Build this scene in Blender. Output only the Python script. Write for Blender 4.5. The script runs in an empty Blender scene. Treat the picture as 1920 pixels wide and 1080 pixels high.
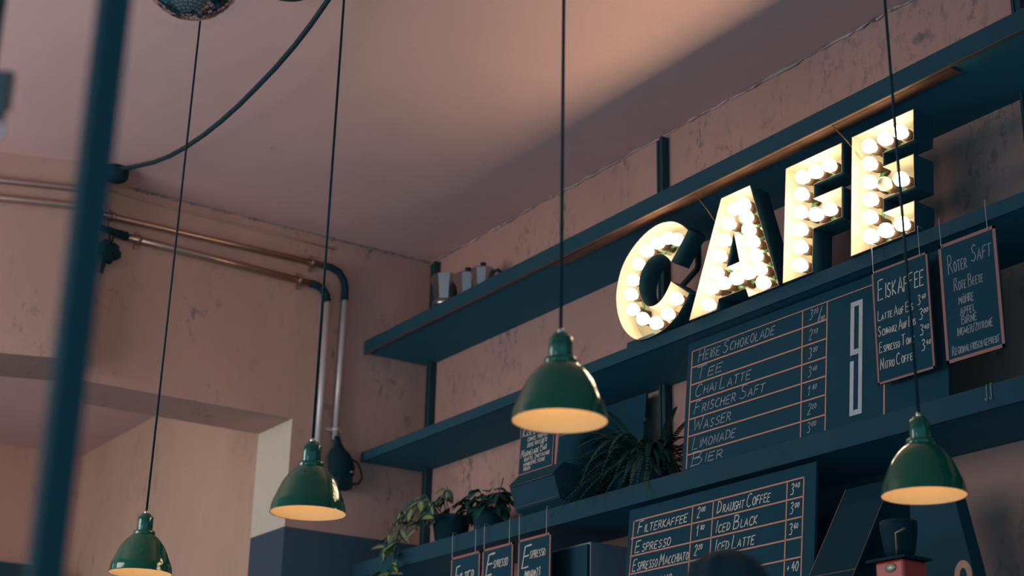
import bpy, bmesh, math, random
from mathutils import Vector, Matrix
random.seed(7)
PI = math.pi
SC = bpy.context.scene
COL = SC.collection

# ------------------------------------------------------------------ camera
CAM = Vector((7.127, -4.148, 1.191))
cd = bpy.data.cameras.new('camera')
cam = bpy.data.objects.new('camera', cd)
COL.objects.link(cam)
RIGHT = Vector((0.5556105, 0.8311503, 0.0220485))
DOWN = Vector((-0.2708750, 0.2060198, -0.9403098))
FWD = Vector((-0.7860812, 0.5164737, 0.3396046))
mw = Matrix((RIGHT, -DOWN, -FWD)).transposed().to_4x4()
mw.translation = CAM
cam.matrix_world = mw
cd.sensor_width = 36.0
cd.lens = 2994.19 / 1920 * 36
cd.clip_start = 0.05
cd.dof.use_dof = True
cd.dof.focus_distance = 5.5
cd.dof.aperture_fstop = 2.7
SC.camera = cam

# ------------------------------------------------------------------ exposure, world, large lights
SC.view_settings.view_transform = 'Standard'
SC.view_settings.look = 'None'
SC.view_settings.exposure = 0.70
SC.view_settings.gamma = 1.0
SC.view_settings.use_curve_mapping = False
SC.cycles.max_bounces = 6
SC.cycles.diffuse_bounces = 3
SC.cycles.glossy_bounces = 3
SC.cycles.sample_clamp_indirect = 6.0

world = bpy.data.worlds.new('room_ambience')
SC.world = world
world.use_nodes = True
bg = world.node_tree.nodes['Background']
bg.inputs[0].default_value = (0.30, 0.84, 1.15, 1)
bg.inputs[1].default_value = 0.35


def area(name, loc, target, sx, sy, power, color, spread=PI):
    l = bpy.data.lights.new(name, 'AREA')
    l.shape = 'RECTANGLE'
    l.size, l.size_y = sx, sy
    l.energy = power
    l.color = color
    l.spread = spread
    o = bpy.data.objects.new(name, l)
    o.location = loc
    o.rotation_euler = (Vector(target) - Vector(loc)).to_track_quat('-Z', 'Y').to_euler()
    COL.objects.link(o)
    return o


# daylight through the shop windows on the street side (left of and behind the camera)
area('side_window_light', (1.1, -5.0, 2.75), (1.3, 0.0, 2.95), 1.9, 1.7, 34, (1.0, 0.90, 0.85))
area('street_window_light', (4.6, -8.6, 2.2), (1.5, 0.0, 3.2), 2.4, 1.5, 9, (1.0, 0.94, 0.92))
# daylight in the back room
area('back_room_window_light', (-1.9, -4.4, 3.1), (-2.1, -0.6, 2.4), 1.6, 0.8, 12, (1.0, 0.90, 0.80), 2.2)

# ------------------------------------------------------------------ materials
MATS = {}


def mat(name, color, rough=0.6, metal=0.0, spec=0.5, emit=None, estr=0.0, noise=None, bump=None, coat=0.0):
    """noise = (scale, amount, second colour); bump = (scale, strength)"""
    if name in MATS:
        return MATS[name]
    m = bpy.data.materials.new(name)
    m.use_nodes = True
    nt = m.node_tree
    b = nt.nodes['Principled BSDF']
    b.inputs['Base Color'].default_value = (*color, 1)
    b.inputs['Roughness'].default_value = rough
    b.inputs['Metallic'].default_value = metal
    b.inputs['Specular IOR Level'].default_value = spec
    b.inputs['Coat Weight'].default_value = coat
    if emit:
        b.inputs['Emission Color'].default_value = (*emit, 1)
        b.inputs['Emission Strength'].default_value = estr
    if noise or bump:
        tc = nt.nodes.new('ShaderNodeTexCoord')
    if noise:
        n = nt.nodes.new('ShaderNodeTexNoise')
        n.inputs['Scale'].default_value = noise[0]
        n.inputs['Detail'].default_value = 6
        nt.links.new(tc.outputs['Object'], n.inputs['Vector'])
        r = nt.nodes.new('ShaderNodeValToRGB')
        r.color_ramp.elements[0].position = 0.5 - noise[1]
        r.color_ramp.elements[1].position = 0.5 + noise[1]
        r.color_ramp.elements[0].color = (*color, 1)
        r.color_ramp.elements[1].color = (*noise[2], 1)
        nt.links.new(n.outputs['Fac'], r.inputs['Fac'])
        nt.links.new(r.outputs['Color'], b.inputs['Base Color'])
    if bump:
        n2 = nt.nodes.new('ShaderNodeTexNoise')
        n2.inputs['Scale'].default_value = bump[0]
        n2.inputs['Detail'].default_value = 5
        nt.links.new(tc.outputs['Object'], n2.inputs['Vector'])
        bp = nt.nodes.new('ShaderNodeBump')
        bp.inputs['Strength'].default_value = bump[1]
        bp.inputs['Distance'].default_value = 0.01
        nt.links.new(n2.outputs['Fac'], bp.inputs['Height'])
        nt.links.new(bp.outputs['Normal'], b.inputs['Normal'])
    MATS[name] = m
    return m


def plaster(name, base, light, stain, stain_pos=0.60, stain_soft=0.05, paint_z=None, paint=(0.06, 0.075, 0.10), stain_scale=5.0, bump=0.25, stretch=0.6):
    m = bpy.data.materials.new(name)
    m.use_nodes = True
    nt = m.node_tree
    N, L = nt.nodes, nt.links
    b = N['Principled BSDF']
    b.inputs['Roughness'].default_value = 0.85
    b.inputs['Specular IOR Level'].default_value = 0.2
    geo = N.new('ShaderNodeNewGeometry')
    mp = N.new('ShaderNodeMapping')
    mp.inputs['Scale'].default_value = (1, 1, stretch)
    L.new(geo.outputs['Position'], mp.inputs['Vector'])

    def noise(scale, detail, rough=0.6):
        n = N.new('ShaderNodeTexNoise')
        n.inputs['Scale'].default_value = scale
        n.inputs['Detail'].default_value = detail
        n.inputs['Roughness'].default_value = rough
        L.new(mp.outputs['Vector'], n.inputs['Vector'])
        return n

    def ramp(src, p0, p1, c0, c1):
        r = N.new('ShaderNodeValToRGB')
        r.color_ramp.elements[0].position = p0
        r.color_ramp.elements[1].position = p1
        r.color_ramp.elements[0].color = (*c0, 1)
        r.color_ramp.elements[1].color = (*c1, 1)
        L.new(src, r.inputs['Fac'])
        return r

    big = ramp(noise(1.1, 4).outputs['Fac'], 0.35, 0.68, base, light)
    # worn patches: broad areas gate finer mottling
    fine = ramp(noise(stain_scale * 4.5, 8, 0.68).outputs['Fac'], stain_pos - stain_soft, stain_pos + stain_soft, (0, 0, 0), (1, 1, 1))
    gate = ramp(noise(stain_scale * 0.6, 3).outputs['Fac'], 0.47, 0.66, (0.0, 0.0, 0.0), (1, 1, 1))
    mul = N.new('ShaderNodeMath')
    mul.operation = 'MULTIPLY'
    L.new(fine.outputs['Color'], mul.inputs[0])
    L.new(gate.outputs['Color'], mul.inputs[1])
    mix = N.new('ShaderNodeMix')
    mix.data_type = 'RGBA'
    L.new(mul.outputs[0], mix.inputs[0])
    L.new(big.outputs['Color'], mix.inputs[6])
    mix.inputs[7].default_value = (*stain, 1)
    out = mix.outputs[2]
    if paint_z is not None:
        sep = N.new('ShaderNodeSeparateXYZ')
        L.new(geo.outputs['Position'], sep.inputs[0])
        gt = N.new('ShaderNodeMath')
        gt.operation = 'LESS_THAN'
        gt.inputs[1].default_value = paint_z
        L.new(sep.outputs['Z'], gt.inputs[0])
        mx = N.new('ShaderNodeMix')
        mx.data_type = 'RGBA'
        L.new(gt.outputs[0], mx.inputs[0])
        L.new(out, mx.inputs[6])
        mx.inputs[7].default_value = (*paint, 1)
        out = mx.outputs[2]
    L.new(out, b.inputs['Base Color'])
    bp = N.new('ShaderNodeBump')
    bp.inputs['Strength'].default_value = bump
    bp.inputs['Distance'].default_value = 0.01
    L.new(noise(14, 8).outputs['Fac'], bp.inputs['Height'])
    L.new(bp.outputs['Normal'], b.inputs['Normal'])
    MATS[name] = m
    return m


M_RWALL = plaster('menu_wall_plaster', (0.49, 0.25, 0.21), (0.58, 0.305, 0.25), (0.165, 0.125, 0.135), stain_pos=0.555)
M_EWALL = plaster('end_wall_plaster', (0.55, 0.30, 0.25), (0.66, 0.375, 0.305), (0.27, 0.18, 0.17), stain_pos=0.585, paint_z=2.735, paint=(0.055, 0.095, 0.13))
M_LWALL = plaster('left_wall_plaster_dimmed', (0.40, 0.235, 0.195), (0.47, 0.28, 0.23), (0.26, 0.17, 0.155), stain_pos=0.6)  # end-wall plaster darkened in colour to offset strong window light here
M_JAMB = plaster('jamb_plaster', (0.60, 0.47, 0.38), (0.66, 0.52, 0.42), (0.48, 0.38, 0.33), stain_pos=0.6, paint_z=2.735, paint=(0.055, 0.070, 0.105))
M_BACK = plaster('back_room_plaster', (0.50, 0.30, 0.22), (0.58, 0.36, 0.27), (0.36, 0.23, 0.20), stain_pos=0.58, stain_scale=3.0)
M_CEIL = plaster('ceiling_plaster', (0.68, 0.43, 0.42), (0.75, 0.475, 0.455), (0.59, 0.37, 0.355), stain_pos=0.64, stain_scale=2.0, bump=0.18, stretch=1)
M_TRIM = plaster('crumbling_plaster_edge', (0.30, 0.20, 0.19), (0.70, 0.50, 0.46), (0.10, 0.09, 0.10), stain_pos=0.5, stain_scale=6)
M_FLOOR = mat('blue_grey_floor_bounce', (0.14, 0.25, 0.30), 0.5, noise=(3, 0.2, (0.17, 0.28, 0.33)))  # floor out of view, tinted blue-grey to bounce cool light up to the undersides
DARK = (0.024, 0.150, 0.215)
M_DARK = mat('petrol_black_paint', DARK, 0.7, spec=0.25)  # shelf black, lightened in colour to offset the shade under the shelves
M_STEEL = mat('petrol_black_steel', (0.026, 0.062, 0.072), 0.7, spec=0.15)
M_FASCIA = mat('petrol_black_front_dimmed', (0.014, 0.062, 0.088), 0.7, spec=0.15, noise=(9, 0.2, (0.020, 0.066, 0.090)))  # same shelf black, darkened in colour to offset window light on the fronts
M_BROWN = mat('bulb_lit_brown', (0.12, 0.062, 0.042), 0.45, noise=(18, 0.2, (0.08, 0.042, 0.03)))  # brown that puts the bulbs' warm light into the shelf colour
M_BOARD = mat('chalkboard_slate', (0.010, 0.054, 0.080), 0.8, spec=0.12, noise=(6, 0.25, (0.014, 0.060, 0.085)))
M_COPPER = mat('copper_paint_line', (0.76, 0.27, 0.15), 0.55)
M_COPDULL = mat('dull_red_frame', (0.40, 0.145, 0.11), 0.6)
M_CHALK = mat('chalk', (0.78, 0.62, 0.52), 0.95, spec=0.0)
M_CHALKD = mat('faded_chalk', (0.40, 0.36, 0.37), 0.95, spec=0.0)
M_WHITE = mat('whitewashed_numeral', (0.62, 0.56, 0.56), 0.9, noise=(30, 0.2, (0.5, 0.46, 0.47)))
M_CREAM = mat('letter_cream_enamel', (0.40, 0.375, 0.295), 0.5)
M_LOUT = mat('letter_outer_black', (0.016, 0.066, 0.092), 0.7, spec=0.2)
M_LBACK = mat('letter_back_cream', (0.30, 0.27, 0.20), 0.6)
M_BULB = mat('lit_frosted_bulb', (1, 0.95, 0.85), 0.4, emit=(1.0, 0.78, 0.48), estr=13.8)
M_DEAD = mat('unlit_clear_bulb', (0.85, 0.72, 0.48), 0.08, coat=0.5)
M_SOCK = mat('bulb_socket_brown', (0.035, 0.018, 0.012), 0.6, spec=0.2)
M_GCABLE = mat('green_bulb_cable', (0.03, 0.14, 0.06), 0.5)
M_GREEN = mat('green_enamel', (0.006, 0.100, 0.052), 0.12, coat=0.7, spec=0.4)
M_INNER = mat('shade_inner_white', (0.80, 0.62, 0.40), 0.6)
M_WARM = mat('warm_lamp_bulb', (1, 0.8, 0.5), 0.4, emit=(1.0, 0.69, 0.36), estr=5.0)
M_CHROME = mat('nickel', (0.75, 0.62, 0.55), 0.2, metal=1.0)
M_CORD = mat('black_cord', (0.012, 0.036, 0.045), 0.5, spec=0.15)
M_COPCORD = mat('copper_cord', (0.30, 0.16, 0.11), 0.35, metal=0.6)
M_PIPE = mat('painted_conduit', (0.50, 0.31, 0.25), 0.32, metal=0.85)
M_PIPEV = mat('bare_conduit', (0.72, 0.60, 0.58), 0.42, metal=0.35)
M_ALU = mat('moka_aluminium', (0.44, 0.42, 0.42), 0.27, metal=0.95)
M_BAKE = mat('black_bakelite', (0.008, 0.032, 0.044), 0.7, spec=0.15)
M_MIRROR = mat('mirror_tile', (0.62, 0.58, 0.60), 0.05, metal=1.0)
M_GROUT = mat('mirror_ball_core', (0.016, 0.05, 0.07), 0.7)
M_LEAF = mat('dark_green_leaf', (0.018, 0.085, 0.075), 0.4, noise=(20, 0.2, (0.022, 0.10, 0.065)))
M_VARIE = mat('yellow_variegation', (0.36, 0.31, 0.11), 0.5, noise=(25, 0.2, (0.24, 0.25, 0.09)))
M_FERN = mat('fern_frond_green', (0.016, 0.060, 0.050), 0.6, spec=0.2, noise=(6, 0.2, (0.012, 0.052, 0.056)))
M_FERNTIP = mat('fern_young_frond', (0.10, 0.135, 0.045), 0.6, spec=0.2, noise=(8, 0.2, (0.035, 0.08, 0.045)))
M_POT = mat('dark_pot', (0.009, 0.045, 0.062), 0.7, spec=0.2)
M_BOX = mat('petrol_black_box', (0.011, 0.055, 0.078), 0.7, spec=0.2)
M_RED = mat('grinder_red_enamel', (0.72, 0.05, 0.035), 0.35, coat=0.3)
M_BADGE = mat('tarnished_badge', (0.50, 0.42, 0.28), 0.4, metal=0.6)
M_ORANGE = mat('pale_orange_numeral', (0.68, 0.32, 0.20), 0.7)
M_PALE = mat('pale_grey_panel', (0.26, 0.27, 0.32), 0.6)
M_GREY = mat('grey_latch_metal', (0.14, 0.11, 0.11), 0.5)
M_HOOK = mat('hook_wire', (0.42, 0.38, 0.40), 0.4, metal=0.5)
M_HAIR = mat('black_hair', (0.010, 0.036, 0.050), 0.7, spec=0.2, noise=(60, 0.2, (0.022, 0.036, 0.046)))
M_SKIN = mat('skin', (0.45, 0.26, 0.19), 0.55)
M_SHIRT = mat('dark_shirt', (0.03, 0.06, 0.08), 0.8)
M_TROUS = mat('dark_trousers', (0.025, 0.035, 0.05), 0.85)


# ------------------------------------------------------------------ mesh helpers
def build(name, bm, materials, parent=None, smooth=False):
    me = bpy.data.meshes.new(name)
    bm.normal_update()
    if smooth:
        for f in bm.faces:
            f.smooth = True
    bm.to_mesh(me)
    bm.free()
    for m in (materials if isinstance(materials, (list, tuple)) else [materials]):
        me.materials.append(m)
    o = bpy.data.objects.new(name, me)
    COL.objects.link(o)
    if parent:
        o.parent = parent
    return o


def tag(o, label=None, cat=None, group=None, kind=None):
    if label:
        o['label'] = label
    if cat:
        o['category'] = cat
    if group:
        o['group'] = group
    if kind:
        o['kind'] = kind
    return o


def thing(name, label, cat, loc=(0, 0, 0), rot=(0, 0, 0), group=None):
    o = bpy.data.objects.new(name, None)
    o.empty_display_size = 0.05
    o.location = loc
    o.rotation_euler = rot
    COL.objects.link(o)
    return tag(o, label, cat, group)


def copy_tree(o, parent=None):
    c = o.copy()
    COL.objects.link(c)
    c.parent = parent
    for ch in list(o.children):
        copy_tree(ch, c)
    return c


def add_box(bm, x0, x1, y0, y1, z0, z1, mi=0, bev=0.0):
    vs = [bm.verts.new((x, y, z)) for x in (x0, x1) for y in (y0, y1) for z in (z0, z1)]
    fs = []
    for q in ((0, 1, 3, 2), (4, 6, 7, 5), (0, 4, 5, 1), (2, 3, 7, 6), (0, 2, 6, 4), (1, 5, 7, 3)):
        f = bm.faces.new([vs[i] for i in q])
        f.material_index = mi
        fs.append(f)
    if bev > 0:
        es = list({e for f in fs for e in f.edges})
        r = bmesh.ops.bevel(bm, geom=es, offset=bev, segments=2, affect='EDGES', profile=0.5)
        for f in r['faces']:
            f.material_index = mi
    return fs


def box(x0, x1, y0, y1, z0, z1, bev=0.0):
    bm = bmesh.new()
    add_box(bm, x0, x1, y0, y1, z0, z1, 0, bev)
    return bm


def add_tube(bm, pts, r, seg=10, mi=0, caps=True):
    pts = [Vector(p) for p in pts]
    rad = r if isinstance(r, (list, tuple)) else [r] * len(pts)
    rings = []
    t0 = (pts[1] - pts[0]).normalized()
    up = Vector((0, 0, 1)) if abs(t0.z) < 0.9 else Vector((1, 0, 0))
    nrm = t0.cross(up).normalized()
    for i, p in enumerate(pts):
        if i == 0:
            t = t0
        elif i == len(pts) - 1:
            t = (pts[i] - pts[i - 1]).normalized()
        else:
            t = ((pts[i + 1] - p).normalized() + (p - pts[i - 1]).normalized()).normalized()
        nrm = (nrm - t * nrm.dot(t)).normalized()
        bn = t.cross(nrm)
        rings.append([bm.verts.new(p + (nrm * math.cos(a) + bn * math.sin(a)) * rad[i]) for a in [2 * PI * k / seg for k in range(seg)]])
    for a, b in zip(rings, rings[1:]):
        for k in range(seg):
            f = bm.faces.new((a[k], a[(k + 1) % seg], b[(k + 1) % seg], b[k]))
            f.smooth = True
            f.material_index = mi
    if caps:
        for ring in (rings[0][::-1], rings[-1]):
            bm.faces.new(ring).material_index = mi


def tube(pts, r, seg=10):
    bm = bmesh.new()
    add_tube(bm, pts, r, seg)
    return bm


def add_lathe(bm, prof, seg=32, center=(0, 0, 0), mi=0, flip=False, facet=False):
    """prof = [(radius, z)...] about the z axis"""
    cx, cy, cz = center
    rings = []
    for r, z in prof:
        if r < 1e-6:
            rings.append([bm.verts.new((cx, cy, cz + z))])
        else:
            rings.append([bm.verts.new((cx + r * math.cos(2 * PI * k / seg), cy + r * math.sin(2 * PI * k / seg), cz + z)) for k in range(seg)])
    for a, b in zip(rings, rings[1:]):
        for k in range(seg):
            k2 = (k + 1) % seg
            if len(a) == 1 and len(b) == 1:
                continue
            if len(a) == 1:
                vs = (a[0], b[k2], b[k])
            elif len(b) == 1:
                vs = (a[k], a[k2], b[0])
            else:
                vs = (a[k], a[k2], b[k2], b[k])
            f = bm.faces.new(vs if not flip else vs[::-1])
            f.material_index = mi
            f.smooth = not facet


def lathe(prof, seg=32, **k):
    bm = bmesh.new()
    add_lathe(bm, prof, seg, **k)
    return bm


def arc(c, r, a0, a1, n, plane='yz', x=0.0):
    out = []
    for k in range(n + 1):
        a = a0 + (a1 - a0) * k / n
        out.append((x, c[0] + r * math.cos(a), c[1] + r * math.sin(a)))
    return out


# ------------------------------------------------------------------ setting
H = 4.30


def struct(name, bm, m, label=None):
    o = build(name, bm, m)
    o['kind'] = 'structure'
    if label:
        o['label'] = label
    return o


struct('floor', box(-5.0, 9.0, -7.0, 0.3, -0.1, 0.0), M_FLOOR)
struct('ceiling', box(-0.6, 9.0, -7.0, 0.3, H, H + 0.1), M_CEIL)
struct('wall_right', box(-0.39, 9.0, 0.0, 0.2, 0.0, H), M_RWALL)
YJ = -0.773
# end wall: pier at the corner and lintel over the opening
bm = bmesh.new()
add_box(bm, -0.394, 0.0, YJ, 0.0, 0.0, H, 0)
q = [(0.0, YJ), (0.0, -1.93), (-0.394, -1.72), (-0.394, YJ)]
lo = [bm.verts.new((x, y, 3.283)) for x, y in q]
hi = [bm.verts.new((x, y, H)) for x, y in q]
bm.faces.new(lo)
bm.faces.new(hi[::-1])
for i in range(4):
    bm.faces.new((lo[i], hi[i], hi[(i + 1) % 4], lo[(i + 1) % 4]))
bmesh.ops.recalc_face_normals(bm, faces=bm.faces[:])
bm.faces.ensure_lookup_table()
for f in bm.faces:
    c = f.calc_center_median()
    if abs(c.y - YJ) < 1e-4 and c.z < 3.2:
        f.material_index = 1
struct('wall_end', bm, [M_EWALL, M_JAMB])
# the end wall breaks forward and runs back at an angle further left
bm = bmesh.new()
p0, p1 = Vector((0.182, -2.0, 0)), Vector((-0.562, -4.0, 0))
nrm = Vector((-(p1 - p0).y, (p1 - p0).x, 0)).normalized()
if nrm.x > 0:
    nrm = -nrm
for z0, z1 in ((3.318, H),):
    q = [p0, p1, p1 + nrm * 0.39, p0 + nrm * 0.39]
    lo = [bm.verts.new((v.x, v.y, z0)) for v in q]
    hi = [bm.verts.new((v.x, v.y, z1)) for v in q]
    bm.faces.new(lo[::-1])
    bm.faces.new(hi)
    for i in range(4):
        bm.faces.new((lo[i], lo[(i + 1) % 4], hi[(i + 1) % 4], hi[i]))
bmesh.ops.recalc_face_normals(bm, faces=bm.faces[:])
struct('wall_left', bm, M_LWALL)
# back room behind the opening
struct('wall_back_right', box(-3.9, -0.394, -0.585, -0.3, 0.0, 3.86), M_BACK)
struct('wall_back', box(-3.95, -3.80, -5.0, -0.585, 0.0, 3.86), M_EWALL)
struct('ceiling_back', box(-3.95, -0.394, -5.0, -0.3, 3.85, 3.95), M_CEIL)

rq = random.Random(21)
for nm, f in (('trim_1', lambda s: (0.0 + 6.2 * s, -.004, H - .004)), ('trim_2', lambda s: (.004, -1.98 * s, H - .004))):
    bm = bmesh.new()
    n = 150
    pts, rad = [], []
    for i in range(n + 1):
        p = Vector(f(i / n))
        p += Vector((0, 0, rq.uniform(-.006, .004))) + (Vector((0, rq.uniform(-.004, .002), 0)) if nm == 'trim_1' else Vector((rq.uniform(-.002, .004), 0, 0)))
        pts.append(p)
        rad.append(rq.choice((.001, .003, .005, .008)))
    add_tube(bm, pts, rad, 6)
    struct(nm, bm, M_TRIM)

# steel post of the window front the picture is taken through
bm = bmesh.new()
add_box(bm, 5.7055, 5.7335, -3.7245, -3.6955, 0.0, H, 0, 0.003)
tag(build('window_post', bm, M_STEEL), 'thick dark out-of-focus vertical steel post close in front of the tables', 'post')
t = thing('window_latch', 'small grey blurred latch with a bright tip at the upper left edge', 'latch', (5.268, -3.690, 2.075))
t.rotation_euler = (0, 0, math.atan2(RIGHT.y, RIGHT.x))
build('backplate', box(-0.045, 0.004, -0.004, 0.012, -0.008, 0.042, 0.002), M_GREY, t)
build('lever', box(-0.014, 0.003, -0.016, -0.0045, -0.030, 0.036, 0.003), M_GREY, t)
o = build('tip', lathe([(0.0, -0.060), (0.0035, -0.057), (0.004, -0.051), (0.0025, -0.038), (0.002, -0.020), (0.0, -0.019)], 12), M_CHROME, t)
o.location = (0.0035, -0.010, 0.004)
build('side_rail', box(-0.085, -0.030, -0.01, 0.035, -2.07, 2.22, 0.003), M_STEEL, t)

# ------------------------------------------------------------------ wall shelves
for nm, X in (('corner', 0.070), ('middle', 2.034), ('right', 3.995)):
    lab = {'corner': 'dark steel shelf upright standing in the corner behind the moka pots',
           'middle': 'dark steel shelf upright rising above the top shelf left of the lit letters',
           'right': 'dark steel shelf upright at the top right beyond the lit letters'}[nm]
    t = thing('shelf_upright', lab, 'shelf upright', (X, 0, 0), group='steel uprights carrying the wall shelves')
    build('back_rail', box(0.012, 0.034, -0.040, -0.001, 0.0, 4.272, 0.001), M_STEEL, t)
    build('front_rail', box(0.0, 0.012, -0.046, -0.006, 0.0, 4.258, 0.001), M_STEEL, t)

YF = -0.395
t = thing('wall_shelf', 'topmost long dark wall shelf above the lit letters', 'shelf', (0, 0, 0), group='long dark wall shelves')
build('board', box(0.02, 8.5, -0.382, -0.001, 3.699, 3.762), M_DARK, t)
build('front_fascia', box(0.02, 8.5, -0.398, -0.3825, 3.692, 3.762, 0.001), M_FASCIA, t)
build('fascia_lit_edge', box(0.02, 8.5, -0.3975, -0.383, 3.689, 3.6919), M_BROWN, t)  # brown edge colours in the warm bulb-lit line below the fascia
build('underside_lit_strip', box(1.70, 3.99, -0.376, -0.325, 3.6915, 3.6988), M_BROWN, t)  # added strip, brown only where the bulbs light the underside
t = thing('wall_shelf', 'middle long dark wall shelf carrying the lit letters', 'shelf', (0, 0, 0), group='long dark wall shelves')
build('board', box(0.02, 8.5, -0.375, -0.001, 3.117, 3.164), M_DARK, t)
build('front_fascia', box(0.02, 8.5, -0.382, -0.3755, 3.115, 3.1645, 0.001), M_FASCIA, t)
t = thing('wall_shelf', 'lowest long dark wall shelf carrying the plants and the tall menu', 'shelf', (0, 0, 0), group='long dark wall shelves')
build('board', box(0.02, 8.5, -0.384, -0.001, 2.52, 2.588), M_DARK, t)
build('front_fascia', box(0.02, 8.5, -0.395, -0.3845, 2.512, 2.5885, 0.001), M_FASCIA, t)
bm = bmesh.new()
add_box(bm, 1.2, 8.5, -0.62, -0.002, 1.70, 1.75)
tag(build('machine_shelf', bm, M_DARK), 'dark shelf below the menus holding the grinder', 'shelf')

# small triangular bracket at the corner on the middle shelf
bm = bmesh.new()
q = [(-0.004, 3.1645), (-0.17, 3.1645), (-0.004, 3.235)]
a = [bm.verts.new((0.045, y, z)) for y, z in q]
b = [bm.verts.new((0.062, y, z)) for y, z in q]
bm.faces.new(a)
bm.faces.new(b[::-1])
for i in range(3):
    bm.faces.new((a[i], b[i], b[(i + 1) % 3], a[(i + 1) % 3]))
bmesh.ops.recalc_face_normals(bm, faces=bm.faces[:])
tag(build('shelf_bracket', bm, M_STEEL), 'small dark triangular bracket on the middle shelf in the corner', 'bracket')

# ------------------------------------------------------------------ lit letters
D_LET = 0.092      # depth of a letter case
BULB_R = 0.0258


def curve_poly(pts, n):
    """closed smooth resample is not wanted at corners, so only used on marked runs"""
    out = []
    for i in range(len(pts) - 1):
        p_1 = pts[max(i - 1, 0)]
        p0, p1 = pts[i], pts[i + 1]
        p2 = pts[min(i + 2, len(pts) - 1)]
        for k in range(n):
            s = k / n
            out.append(tuple(0.5 * ((2 * p0[d]) + (-p_1[d] + p1[d]) * s + (2 * p_1[d] - 5 * p0[d] + 4 * p1[d] - p2[d]) * s * s + (-p_1[d] + 3 * p0[d] - 3 * p1[d] + p2[d]) * s ** 3) for d in (0, 1)))
    out.append(pts[-1])
    return out


C_OUT = [(0.452, 0.395), (0.412, 0.431), (0.363, 0.461), (0.315, 0.478), (0.25, 0.486), (0.171, 0.472), (0.093, 0.434), (0.032, 0.374), (0.005, 0.304), (0.0, 0.239), (0.015, 0.169), (0.051, 0.099), (0.098, 0.047), (0.15, 0.012), (0.199, -0.001), (0.254, -0.003), (0.323, 0.004), (0.4, 0.036), (0.446, 0.077), (0.478, 0.118)]
C_IN = [(0.36, 0.204), (0.34, 0.173), (0.311, 0.144), (0.273, 0.129), (0.226, 0.134), (0.187, 0.164), (0.158, 0.215), (0.151, 0.256), (0.162, 0.301), (0.192, 0.336), (0.238, 0.351), (0.286, 0.345), (0.328, 0.315), (0.354, 0.287)]
LETTERS = [
    ('C', 2.173, [curve_poly(C_OUT, 3) + curve_poly(C_IN, 3)],
     [(0.382, 0.378), (0.321, 0.404), (0.254, 0.404), (0.187, 0.39), (0.138, 0.347), (0.107, 0.285), (0.098, 0.224), (0.115, 0.153), (0.188, 0.092), (0.276, 0.050), (0.348, 0.068), (0.397, 0.119)], None,
     'big lit marquee letter C, first of the bulb letters on the shelf'),
    ('A', 2.658, [[(0.16, 0.467), (0.326, 0.464), (0.502, 0.0), (0.34, 0.0), (0.322, 0.04), (0.172, 0.042), (0.162, 0.0), (0.0, 0.0)], [(0.243, 0.294), (0.281, 0.162), (0.21, 0.161)]],
     [(0.289, 0.397), (0.307, 0.34), (0.324, 0.281), (0.348, 0.223), (0.368, 0.161), (0.393, 0.099), (0.414, 0.038), (0.238, 0.395), (0.209, 0.343), (0.189, 0.28), (0.164, 0.222), (0.148, 0.16), (0.123, 0.103), (0.111, 0.038), (0.191, 0.102), (0.264, 0.1), (0.33, 0.102)], None,
     'big lit marquee letter A with a triangular hole between C and F'),
    ('F', 3.179, [[(0.0, 0.462), (0.289, 0.459), (0.29, 0.34), (0.152, 0.342), (0.152, 0.288), (0.292, 0.285), (0.293, 0.165), (0.152, 0.167), (0.151, 0.0), (0.0, 0.0)]],
     [(0.088, 0.396), (0.155, 0.393), (0.224, 0.394), (0.085, 0.328), (0.083, 0.257), (0.161, 0.221), (0.23, 0.219), (0.083, 0.188), (0.085, 0.119), (0.086, 0.048)], None,
     'big lit marquee letter F between the A and the E'),
    ('E', 3.516, [[(0.0, 0.461), (0.29, 0.457), (0.289, 0.339), (0.151, 0.341), (0.151, 0.291), (0.289, 0.287), (0.29, 0.164), (0.152, 0.166), (0.152, 0.117), (0.29, 0.113), (0.29, 0.002), (0.0, 0.0)]],
     [(0.082, 0.395), (0.156, 0.396), (0.226, 0.394), (0.084, 0.326), (0.085, 0.255), (0.154, 0.223), (0.229, 0.214), (0.089, 0.188), (0.087, 0.122), (0.091, 0.049), (0.16, 0.048), (0.232, 0.048)], 5,
     'big lit marquee letter E, last of the bulb letters, one bulb dead'),
]


def area2(p):
    return sum(p[i][0] * p[(i + 1) % len(p)][1] - p[(i + 1) % len(p)][0] * p[i][1] for i in range(len(p)))


def offset(p, d):
    """inset a ccw polygon by d (towards its left)"""
    n = len(p)
    out = []
    for i in range(n):
        a, b, c = Vector(p[i - 1]), Vector(p[i]), Vector(p[(i + 1) % n])
        e1, e2 = (b - a).normalized(), (c - b).normalized()
        n1, n2 = Vector((-e1.y, e1.x)), Vector((-e2.y, e2.x))
        k = (n1 + n2)
        k = k / max(0.35, k.dot(n1))
        out.append(tuple(b + k * d))
    return out


def bulb_bm():
    bm = bmesh.new()
    add_lathe(bm, [(0.0, 1.0), (0.38, 0.925), (0.707, 0.707), (0.925, 0.38), (1.0, 0.0), (0.925, -0.38), (0.76, -0.68), (0.56, -0.93), (0.47, -1.15)], 14)
    for v in bm.verts:
        x, y, z = v.co
        v.co = (x * BULB_R, -z * BULB_R, y * BULB_R)      # axis towards the room (-y)
    bmesh.ops.recalc_face_normals(bm, faces=bm.faces[:])
    return bm


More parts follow.
